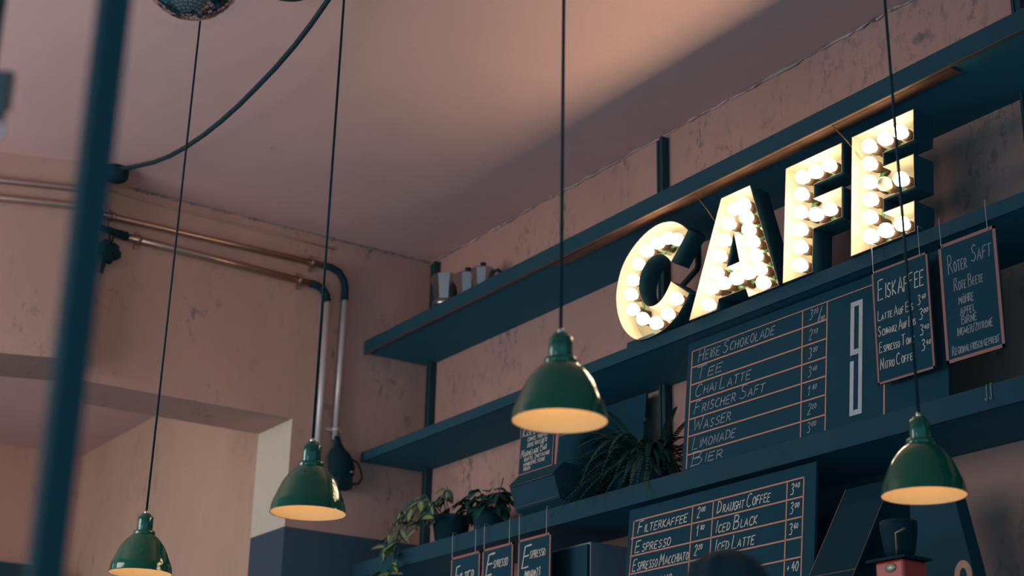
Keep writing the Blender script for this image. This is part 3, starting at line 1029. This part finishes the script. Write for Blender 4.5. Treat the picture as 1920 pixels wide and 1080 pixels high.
# ------------------------------------------------------------------ conduits on the end wall
R_P = 0.0165
XW = 0.026
t = thing('conduit_pipe', 'upper metal conduit along the end wall, its drop nearer the shelves', 'pipe', (0, 0, 0), group='conduits on the end wall')
w0, w1 = Vector((0.182, -2.0)), Vector((-0.562, -4.0))


def leftwall(s, off, z):
    p = w0.lerp(w1, s)
    return (p.x + off, p.y, z)


build('run', tube([leftwall(.95, XW, 4.147), leftwall(.02, XW, 4.147), (0.205, -1.975, 4.14), (XW, -1.90, 4.114), (XW, -1.86, 4.115), (XW, -1.2, 4.121), (XW, -0.665, 4.126)], R_P, 12), M_PIPE, t)
build('elbow', tube([(XW, -0.670, 4.126), (XW, -0.62, 4.124), (XW, -0.575, 4.108), (XW, -0.545, 4.072), (XW, -0.533, 4.03), (XW, -0.531, 3.96)], R_P * 1.12, 12), M_BAKE, t)
build('drop', tube([(XW, -0.531, 3.965), (XW, -0.541, 3.205)], R_P * .92, 12), M_PIPEV, t)
for y, z in ((-1.819, 4.116), (-0.735, 4.126)):
    bm = bmesh.new()
    add_box(bm, .0, .012, y - .010, y + .010, z - .045, z + .045, 0, .003)
    add_tube(bm, [(XW, y - .009, z), (XW, y + .009, z)], R_P * 1.35, 12)
    build('clamp', bm, M_PIPE, t)
bm = bmesh.new()
add_tube(bm, [(XW, -.539, 3.268), (XW, -.539, 3.248)], R_P * 1.3, 12)
add_box(bm, .0, .014, -.585, -.495, 3.25, 3.266)
build('clamp', bm, M_PIPEV, t)
t = thing('conduit_pipe', 'lower metal conduit along the end wall, its drop behind the lamp cord', 'pipe', (0, 0, 0), group='conduits on the end wall')
build('run', tube([leftwall(.95, XW, 4.059), leftwall(.02, XW, 4.059), (0.21, -1.985, 4.058), (0.205, -1.97, 4.05)], R_P * 1.12, 12), M_PIPE, t)
build('run', tube([(XW, -1.735, 4.030), (XW, -1.2, 4.020), (XW, -0.735, 4.010)], R_P * 1.12, 12), M_PIPE, t)
build('elbow', tube([(XW, -0.740, 4.010), (XW, -0.70, 4.008), (XW, -0.662, 3.994), (XW, -0.640, 3.965), (XW, -0.632, 3.93)], R_P * 1.2, 12), M_BAKE, t)
build('drop', tube([(XW, -0.632, 3.935), (XW, -0.636, 3.02)], R_P * 1.05, 12), M_PIPEV, t)
for y, z in ((-1.68, 4.029), (-0.80, 4.0125)):
    bm = bmesh.new()
    add_box(bm, .0, .012, y - .010, y + .010, z - .045, z + .045, 0, .003)
    add_tube(bm, [(XW, y - .009, z), (XW, y + .009, z)], R_P * 1.4, 12)
    build('clamp', bm, M_PIPE, t)
# thin wire clipped under the ceiling
tag(build('wall_wire', tube([(0.006, -1.90, 4.262), (0.006, -1.72, 4.252), (0.006, -1.55, 4.246), (0.006, -1.3, 4.243), (0.006, -0.9, 4.240), (0.006, -0.6, 4.238)], 0.0045, 8), M_EWALL),
    'thin painted-over wire clipped along the top of the end wall', 'wire')
# black fitting that ends the drop
t = thing('wall_socket', 'black pear-shaped fitting with looped wire below the conduit drop', 'fitting', (0.0, -0.500, 3.07))
bm = bmesh.new()
add_lathe(bm, [(.0, .155), (.016, .150), (.020, .118), (.030, .095), (.055, .070), (.068, .040), (.072, .0), (.070, -.03), (.060, -.055), (.0, -.06)], 20)
for v in bm.verts:
    v.co.x = v.co.x * .55 + .042
    v.co.y += -.035 * max(0, v.co.z / .15)
build('body', bm, M_BAKE, t, smooth=True)
build('lower_block', box(.002, .075, -.030, .052, -.115, -.045, .006), M_BAKE, t)
build('loop_wire', tube([(.04, .045, .05), (.05, .085, .03), (.05, .108, -.01), (.05, .115, -.045), (.045, .100, -.075), (.04, .06, -.085)], .0055, 8), M_CORD, t)
build('screw', lathe([(.0, .004), (.008, .003), (.009, -.003), (.0, -.004)], 12), M_HOOK, t).location = (.08, .040, -.03)
# black tee fitting and cluster at the left end of the lower conduit
t = thing('cable_outlet', 'black cable outlet dangling at the left end of the lower conduit', 'fitting', (0.0, -1.83, 3.95))
build('tee', tube([(.03, -.055, .098), (.03, .02, .090), (.03, .090, .081)], [.014, .016, .023], 12), M_BAKE, t)
build('wire', tube([(.03, -.02, .090), (.032, .0, .078), (.034, .006, .05), (.034, .002, .02)], .006, 8), M_CORD, t)
build('wire', tube([(.03, .065, .075), (.032, .04, .074), (.034, .022, .055), (.034, .016, .02)], .006, 8), M_CORD, t)
bm = bmesh.new()
rr = random.Random(4)
for px, pz, s in ((0, -.02, .042), (-.035, -.015, .03), (.04, -.03, .032), (.005, -.055, .036), (-.015, .012, .028), (.03, -.002, .03), (-.05, -.035, .020)):
    bmesh.ops.create_icosphere(bm, subdivisions=1, radius=s, matrix=Matrix.Translation((.045, px, pz)) @ Matrix.Rotation(rr.random() * 3, 4, 'X'))
build('cluster', bm, M_BAKE, t)
build('stub', tube([(.04, -.012, -.075), (.042, -.020, -.135)], [.012, .010], 10), M_BAKE, t)


# ------------------------------------------------------------------ moka pots
def moka_parts(t, rot, handle=True, scale=1.0, spout=True):
    def P8(prof, mi=0):
        return prof
    s = scale
    build('boiler', lathe([(.0, .0), (.047 * s, .0), (.048 * s, .004), (.040 * s, .078 * s), (.039 * s, .084 * s), (.0, .084 * s)], 8, facet=True), M_ALU, t)
    build('collar', lathe([(.039 * s, .084 * s), (.0405 * s, .086 * s), (.0405 * s, .098 * s), (.036 * s, .101 * s)], 24), M_ALU, t)
    bm = bmesh.new()
    add_lathe(bm, [(.034 * s, .100 * s), (.036 * s, .102 * s), (.0475 * s, .180 * s), (.0455 * s, .180 * s), (.034 * s, .104 * s)], 8, facet=True)
    # pouring lip
    a = 0
    p = [Vector((.045 * s, -.013 * s, .180 * s)), Vector((.062 * s, 0, .183 * s)), Vector((.045 * s, .013 * s, .180 * s)), Vector((.0415 * s, 0, .138 * s))]
    v = [bm.verts.new(x) for x in p]
    bm.faces.new((v[0], v[3], v[1]))
    bm.faces.new((v[1], v[3], v[2]))
    build('upper_pot', bm, M_ALU, t)
    if handle:
        build('lid', lathe([(.0475 * s, .180 * s), (.046 * s, .184 * s), (.014 * s, .194 * s), (.0, .195 * s)], 8, facet=True), M_ALU, t)
        build('lid_knob', lathe([(.0, .193 * s), (.007 * s, .194 * s), (.011 * s, .203 * s), (.011 * s, .211 * s), (.0, .214 * s)], 12), M_BAKE, t)
    build('handle', tube([(-.044 * s, 0, .168 * s), (-.066 * s, 0, .172 * s), (-.080 * s, 0, .158 * s), (-.078 * s, 0, .125 * s), (-.072 * s, 0, .095 * s)], [.006 * s, .007 * s, .0085 * s, .0085 * s, .007 * s], 8), M_BAKE, t)
    t.rotation_euler = (0, 0, rot)


ZP = 3.7625
for lab, x, y, rot, h, s in (('aluminium moka pot in the corner, first of three, lid missing', 0.395, -0.135, PI + 0.45, False, 1.70),
                             ('middle of the three aluminium moka pots, partly in shadow', 0.590, -0.125, PI + 0.55, True, 1.43),
                             ('aluminium moka pot furthest from the corner on the top shelf', 0.750, -0.135, PI + 0.45, True, 1.32)):
    t = thing('moka_pot', lab, 'moka pot', (x, y, ZP), group='moka pots on the top shelf')
    moka_parts(t, rot, h, s)


# ------------------------------------------------------------------ plants
def leaf(bm, base, direction, normal, L, W, varieg=0.5, droop=0.25, mi_g=0, mi_v=1):
    d = Vector(direction).normalized()
    n = Vector(normal)
    n = (n - d * n.dot(d)).normalized()
    s = d.cross(n)
    rows = []
    for k in range(7):
        u = k / 6
        w = W * (math.sin(PI * (u ** .8)) ** .85) * .5 if 0 < k < 6 else 0.0004
        c = Vector(base) + d * (L * u) - n * 0 + Vector((0, 0, -1)) * droop * L * u * u
        fold = n * (w * .35)
        rows.append([bm.verts.new(c + s * (-w) + fold), bm.verts.new(c + s * (-w * varieg) + fold * varieg * .6), bm.verts.new(c + s * (w * varieg) + fold * varieg * .6), bm.verts.new(c + s * w + fold)])
    for a, b in zip(rows, rows[1:]):
        for i in range(3):
            f = bm.faces.new((a[i], a[i + 1], b[i + 1], b[i]))
            f.material_index = mi_v if i == 1 else mi_g
            f.smooth = True


rp = random.Random(11)
t = thing('potted_vine', 'leafy green and yellow vine trailing over the left end of the lowest shelf', 'plant', (0.70, -0.24, 2.589))
build('pot', lathe([(.0, .0), (.070, .0), (.090, .13), (.096, .135), (.096, .15), (.085, .15), (.078, .11), (.0, .11)], 24), M_POT, t)
leafs, stems = bmesh.new(), bmesh.new()
vines = [  # (points relative to the pot)
    [(-.02, -.02, .12), (-.12, -.08, .27), (-.22, -.15, .20), (-.27, -.20, .05), (-.27, -.22, -.10)],
    [(-.02, 0, .12), (-.12, -.03, .24), (-.20, -.07, .22), (-.25, -.10, .12), (-.28, -.14, .02)],
    [(0, -.03, .12), (-.06, -.12, .24), (-.13, -.19, .15), (-.16, -.21, .0), (-.17, -.22, -.12)],
    [(.0, 0, .12), (-.02, -.02, .24), (.02, -.04, .29)],
    [(.0, -.02, .12), (-.05, -.02, .26), (-.10, .02, .30)],
    [(.02, -.03, .12), (.03, -.12, .20), (.02, -.17, .12), (.0, -.19, .06)],
]
for vn in vines:
    pts = []
    for i in range(len(vn) - 1):
        for k in range(5):
            s = k / 5
            pts.append(Vector(vn[i]).lerp(Vector(vn[i + 1]), s))
    pts.append(Vector(vn[-1]))
    add_tube(stems, pts, .003, 6)
    for i in range(2, len(pts), 2):
        p = pts[i]
        for side in (-1, 1):
            if rp.random() < .16:
                continue
            az = rp.uniform(0, 2 * PI)
            d = Vector((math.cos(az) * .8 - .1, -abs(math.sin(az)) * .8 + .2, rp.uniform(-.9, .1)))
            leaf(leafs, p, d, (rp.uniform(-.4, .5), -.75, .7), rp.uniform(.060, .092), rp.uniform(.036, .050), rp.choice((.25, .45, .6)), .15, 0, 1)
build('stems', stems, M_LEAF, t)
build('foliage', leafs, [M_LEAF, M_VARIE], t)

t = thing('potted_plant', 'round dark broad-leaved plant on the lowest shelf right of the trailing vine', 'plant', (0.985, -0.20, 2.589))
build('pot', lathe([(.0, .0), (.068, .0), (.085, .11), (.090, .115), (.090, .13), (.080, .13), (.074, .10), (.0, .10)], 24), M_POT, t)
leafs, stems = bmesh.new(), bmesh.new()
for k in range(64):
    az = rp.uniform(0, 2 * PI)
    el = rp.uniform(-.25, 1.3)
    rr_ = rp.uniform(.05, .115)
    p = Vector((math.cos(az) * math.cos(el) * rr_ * 1.15, math.sin(az) * math.cos(el) * rr_ - .03, .125 + math.sin(el) * rr_ * 1.0))
    d = Vector((math.cos(az), math.sin(az), rp.uniform(-.5, .35)))
    leaf(leafs, p, d, (rp.uniform(-.3, .3), -.3, 1), rp.uniform(.07, .10), rp.uniform(.045, .06), .12 if rp.random() < .85 else .4, .5, 0, 0 if rp.random() < .88 else 1)
    if k % 3 == 0:
        add_tube(stems, [(0, 0, .09), tuple(p * .6 + Vector((0, 0, .05))), tuple(p)], .0025, 6)
add_tube(stems, [(.08, -.03, .16), (.12, -.03, .22), (.145, -.03, .265)], .003, 6)
add_tube(stems, [(.125, -.03, .23), (.150, -.035, .243)], .002, 6)
build('stems', stems, M_LEAF, t)
build('foliage', leafs, [M_LEAF, M_VARIE], t)

t = thing('fern', 'large dark fern with arching fronds on the lowest shelf beside the menu', 'plant', (2.195, -0.215, 2.589))
build('pot', lathe([(.0, .0), (.075, .0), (.095, .12), (.100, .125), (.100, .14), (.090, .14), (.084, .11), (.0, .11)], 24), M_POT, t)
fr, st = bmesh.new(), bmesh.new()
rf = random.Random(5)
NF = 120
for k in range(NF):
    az = 2 * PI * k / NF * 5.0 + rf.uniform(-.3, .3)
    cx_, sy_ = math.cos(az), math.sin(az)
    if sy_ > .25 and rf.random() < .6:
        sy_ = -sy_
    d = Vector((cx_, sy_, 0)).normalized()
    L = rf.uniform(.24, .40)
    L *= (1 - .22 * d.x) if d.x > 0 else (1 - .12 * d.x)
    if d.x < -.2:
        L = min(L, .33 / -d.x)
    if d.y > 0:
        L = min(L, .17 / max(d.y, .45) * 1.2)
    up = rf.choice((.05, .3, .55, .8, 1.0)) + rf.uniform(-.1, .1)
    gv = rf.choice((.35, .6, .8, 1.0, 1.0))
    pts = []
    for i in range(15):
        s = i / 14
        z = .125 + L * (up * 1.25 * s - gv * (up * .95 + .62) * s * s)
        out = L * s * (1 - .18 * up * s)
        p = Vector((d.x * out, d.y * out, z)) + d * .02
        p.y = min(p.y, .185 if p.x > -.12 else .065)
        if p.z < .010 and p.y > -.19:
            p.z = .010
        pts.append(p)
    add_tube(st, pts, [.0022 - .0014 * i / 14 for i in range(15)], 5, caps=False)
    side = d.cross(Vector((0, 0, 1))).normalized()
    mi = 1 if rf.random() < .25 else 0
    for i in range(2, 15):
        s = i / 14
        wl = .017 * math.sin(PI * min(1, (s * .86 + .12))) ** .7 + .003
        tdir = (pts[i] - pts[i - 1]).normalized()
        for q in (0, .5):
            pp = pts[i - 1].lerp(pts[i], q)
            for sg in (-1, 1):
                e = (side * sg + tdir * .5 + Vector((0, 0, -.15))).normalized() * wl
                w_ = tdir * .0052
                c = [fr.verts.new(pp - w_ * .6), fr.verts.new(pp + e * .55 - w_), fr.verts.new(pp + e), fr.verts.new(pp + e * .5 + w_), fr.verts.new(pp + w_ * .6)]
                fr.faces.new(c).material_index = mi
build('stems', st, M_FERN, t)
build('foliage', fr, [M_FERN, M_FERNTIP], t)
for lab, x, y, rz in (('short pale dry twig lying under the fern', 2.245, -.355, .25), ('curled pale dry leaf lying under the fern', 2.36, -.33, 1.2)):
    bm = tube([(-.03, 0, .010), (0, .004, .016), (.03, 0, .010)], [.003, .004, .003], 6)
    o = tag(build('dry_twig', bm, M_CHALK), lab, 'twig', 'dry bits fallen from the fern')
    o.location = (x, y, 2.585)
    o.rotation_euler = (0, 0, rz)

# ------------------------------------------------------------------ things under the lowest shelf
t = thing('side_cabinet', 'pale grey cabinet side showing left of the lower coffee menu', 'cabinet', (1.62, -0.30, 1.751))
build('body', box(0, .28, 0, .295, 0, .688, .002), M_PALE, t)
build('door', box(.006, .274, -.014, -.001, .01, .678, .002), M_BOX, t)
# sloping board right of the lower menu
t = thing('sloping_board', 'blank dark sloping board with thin copper outline right of the lower menu', 'board', (3.40, -0.735, 1.752), (-0.536, 0, 0))
build('panel', box(0, .212, 0, .010, 0, .735, .001), mat('slate_black', (0.006, 0.032, 0.046), .8, spec=.1), t)
bm = bmesh.new()
line(bm, (.003, 0), (.003, .735), .0030)
line(bm, (.209, 0), (.209, .735), .0018)
line(bm, (.003, .372), (.209, .372), .0026)
build('outline', bm, mat('worn_copper_edge', (0.22, 0.12, 0.10), .6), t)

# dark tapered bin with a pale orange numeral
t = thing('bean_hopper', 'tall narrow dark tapered hopper with a pale orange 9 at the lower right', 'hopper', (3.737, -0.345, 1.751))
bm = bmesh.new()
rings = []
for z, x0, x1, hy in [(0, -.06, .195, .028), (.25, -.06, .195, .028), (.31, -.06, .180, .028), (.55, -.05, .125, .026), (.62, -.045, .110, .025)]:
    rings.append([bm.verts.new(v) for v in ((x0, -hy, z), (x1, -hy, z), (x1, hy, z), (x0, hy, z))])
for a, b in zip(rings, rings[1:]):
    for i in range(4):
        bm.faces.new((a[i], a[(i + 1) % 4], b[(i + 1) % 4], b[i]))
bm.faces.new(rings[0][::-1])
bm.faces.new(rings[-1])
bmesh.ops.bevel(bm, geom=[e for e in bm.edges if abs((e.verts[0].co - e.verts[1].co).z) > .01], offset=.006, segments=2, affect='EDGES')
build('body', bm, M_BOX, t)
bm = bmesh.new()
n = 36
prev = None
for k in range(n + 1):
    a = 2 * PI * k / n
    o = bm.verts.new((.034 * math.cos(a), 0, .046 * math.sin(a)))
    i = bm.verts.new((.0135 * math.cos(a), 0, .023 * math.sin(a)))
    if prev:
        bm.faces.new((prev[0], o, i, prev[1]))
    prev = (o, i)
bm.faces.new([bm.verts.new(p) for p in ((.0138, -.0004, -.005), (.034, -.0004, .0), (.033, -.0004, -.055), (.018, -.0004, -.095), (.000, -.0004, -.095), (.0125, -.0004, -.055))])
num = build('numeral', bm, M_ORANGE, t)
num.location = (.146, -.0292, .285)
tag(build('splashback', box(2.08, 3.50, -.012, -.0005, 1.751, 2.518), M_BOX), 'dark panel on the wall behind the lower coffee menu', 'wall panel')

t = thing('coffee_grinder', 'small red coffee grinder with oval badge and black top at the bottom edge', 'coffee grinder', (3.855, -0.610, 1.751))
build('body', box(-.055, .055, -.05, .05, .0, .300, .008), M_RED, t)
bm = bmesh.new()
add_lathe(bm, [(.0, .004), (.020, .004), (.023, .0), (.0, -.001)], 24)
for v in bm.verts:
    v.co = (v.co.x, -v.co.z, v.co.y * .6)
b = build('badge', bm, M_BADGE, t)
b.location = (.006, -.0505, .278)
build('top_plate', box(-.085, .070, -.058, .058, .301, .310, .003), M_BAKE, t)
build('hopper', lathe([(.0, .311), (.035, .311), (.045, .33), (.055, .40), (.055, .42), (.0, .425)], 24), M_BAKE, t)
build('crank', tube([(.03, -.045, .311), (.04, -.055, .33), (.04, -.055, .375), (.075, -.055, .382)], .004, 8), M_COPCORD, t)

# ------------------------------------------------------------------ dark cabinet in the back room
t = thing('wall_cabinet', 'dark cabinet top in the back room at the lower left edge', 'cabinet', (-3.80, -1.30, 2.30))
build('body', box(.0, .35, -.75, .49, 0, .69, .004), M_DARK, t)
build('door', box(.351, .366, -.74, .48, .01, .68, .003), M_STEEL, t)

# ------------------------------------------------------------------ person with the back to us
PX, PY = 5.010, -2.285
FACE = math.atan2(2.28, -.9)      # looks towards the menu wall


def skinned(name, verts, edges, root, m, parent, sub=2):
    me = bpy.data.meshes.new(name)
    me.from_pydata([v[0] for v in verts], edges, [])
    o = bpy.data.objects.new(name, me)
    COL.objects.link(o)
    sk = o.modifiers.new('skin', 'SKIN')
    for i, v in enumerate(verts):
        d = me.skin_vertices[0].data[i]
        d.radius = v[1] if isinstance(v[1], tuple) else (v[1], v[1])
        d.use_root = (i == root)
    ss = o.modifiers.new('sub', 'SUBSURF')
    ss.levels = ss.render_levels = sub
    me.materials.append(m)
    o.parent = parent
    return o


pt = thing('person', 'person with dark hair seen from behind, head cutting into the lower menu', 'person', (PX, PY, 0), (0, 0, FACE - PI / 2))
pt.scale = (0.97, 0.97, 0.990)
# local frame: +y is the way the person faces
V, Ed = [], []


def add(p, r, par=None):
    V.append((p, r))
    if par is not None:
        Ed.append((par, len(V) - 1))
    return len(V) - 1


pel = add((0, 0, .93), (.155, .11))
wst = add((0, .0, 1.08), (.135, .10), pel)
chs = add((0, .01, 1.26), (.155, .115), wst)
nck0 = add((0, -.005, 1.42), (.075, .065), chs)
nck = add((0, .0, 1.48), .056, nck0)
hd0 = add((0, .015, 1.56), (.066, .082), nck)
hd1 = add((0, .010, 1.64), (.074, .092), hd0)
hd2 = add((0, .005, 1.685), (.052, .066), hd1)
for sx in (-1, 1):
    sh = add((sx * .165, -.005, 1.38), .062, nck0)
    el = add((sx * .225, -.03, 1.10), .044, sh)
    wr = add((sx * .235, .06, .865), .030, el)
    pm = add((sx * .235, .095, .79), (.022, .038), wr)
    for k, (dy, ln) in enumerate(((-.030, .072), (-.010, .084), (.010, .080), (.028, .062))):
        f1 = add((sx * .236, .105 + dy, .755), .0095, pm)
        f2 = add((sx * .230, .112 + dy, .755 - ln * .55), .0088, f1)
        add((sx * .222, .122 + dy, .755 - ln), .0075, f2)
    th = add((sx * .222, .135, .80), .0105, pm)
    add((sx * .212, .155, .760), .009, th)
    hp = add((sx * .095, 0, .86), .098, pel)
    kn = add((sx * .105, .012, .48), .060, hp)
    an = add((sx * .11, -.015, .09), .040, kn)
    hl = add((sx * .11, -.03, .045), .040, an)
    add((sx * .12, .13, .035), .034, hl)
body = skinned('body', V, Ed, 0, M_SKIN, pt)
# shirt, trousers, shoes follow the body
sh_v = [((0, 0, .95), (.168, .123)), ((0, 0, 1.08), (.150, .113)), ((0, .01, 1.26), (.170, .128)), ((0, -.005, 1.405), (.09, .078))]
sh_e = [(0, 1), (1, 2), (2, 3)]
for sx in (-1, 1):
    i = len(sh_v)
    sh_v += [((sx * .165, -.005, 1.375), .075), ((sx * .225, -.03, 1.11), .056), ((sx * .234, .045, .91), .042)]
    sh_e += [(3, i), (i, i + 1), (i + 1, i + 2)]
skinned('shirt', sh_v, sh_e, 0, M_SHIRT, pt)
tr_v = [((0, 0, .94), (.165, .120))]
tr_e = []
for sx in (-1, 1):
    i = len(tr_v)
    tr_v += [((sx * .095, 0, .86), .108), ((sx * .105, .012, .48), .072), ((sx * .11, -.012, .11), .056)]
    tr_e += [(0, i), (i, i + 1), (i + 1, i + 2)]
skinned('trousers', tr_v, tr_e, 0, M_TROUS, pt)
for sx in (-1, 1):
    bm = bmesh.new()
    bmesh.ops.create_uvsphere(bm, u_segments=16, v_segments=10, radius=1, matrix=Matrix.Translation((sx * .115, .045, .045)) @ Matrix.Diagonal((.046, .135, .045, 1)))
    build('shoe', bm, M_BAKE, pt, smooth=True)
# hair cap with strands
bm = bmesh.new()
bmesh.ops.create_uvsphere(bm, u_segments=36, v_segments=24, radius=1)
rh = random.Random(3)
for v in bm.verts:
    x, y, z = v.co
    k = 1 + .035 * math.sin(9 * math.atan2(y, x) + 3 * z) + rh.uniform(-.02, .02)
    if z < -.2 and y > -.1:
        k *= .80
    v.co = (x * .086 * k, y * .105 * k - .012, z * .098 * k + 1.635)
for f in list(bm.faces):
    c = f.calc_center_median()
    if c.y > .045 and c.z < 1.665:
        bm.faces.remove(f)
build('hair', bm, M_HAIR, pt, smooth=True)
for sx in (-1, 1):
    bm = bmesh.new()
    bmesh.ops.create_uvsphere(bm, u_segments=12, v_segments=8, radius=1, matrix=Matrix.Translation((sx * .086, .018, 1.60)) @ Matrix.Diagonal((.010, .018, .030, 1)))
    build('ear', bm, M_SKIN, pt, smooth=True)
bm = bmesh.new()
bmesh.ops.create_cone(bm, segments=10, radius1=.017, radius2=.006, depth=.045, cap_ends=True, matrix=Matrix.Translation((0, .108, 1.592)) @ Matrix.Rotation(.35, 4, 'X'))
build('nose', bm, M_SKIN, pt, smooth=True)
for sx in (-1, 1):
    bm = bmesh.new()
    bmesh.ops.create_uvsphere(bm, u_segments=12, v_segments=8, radius=.012, matrix=Matrix.Translation((sx * .031, .085, 1.615)))
    build('eye', bm, mat('eye_white', (.7, .68, .65), .3), pt, smooth=True)
bm = bmesh.new()
bmesh.ops.create_uvsphere(bm, u_segments=12, v_segments=8, radius=1, matrix=Matrix.Translation((0, .088, 1.548)) @ Matrix.Diagonal((.024, .010, .008, 1)))
build('mouth', bm, mat('lips', (.42, .16, .14), .5), pt, smooth=True)
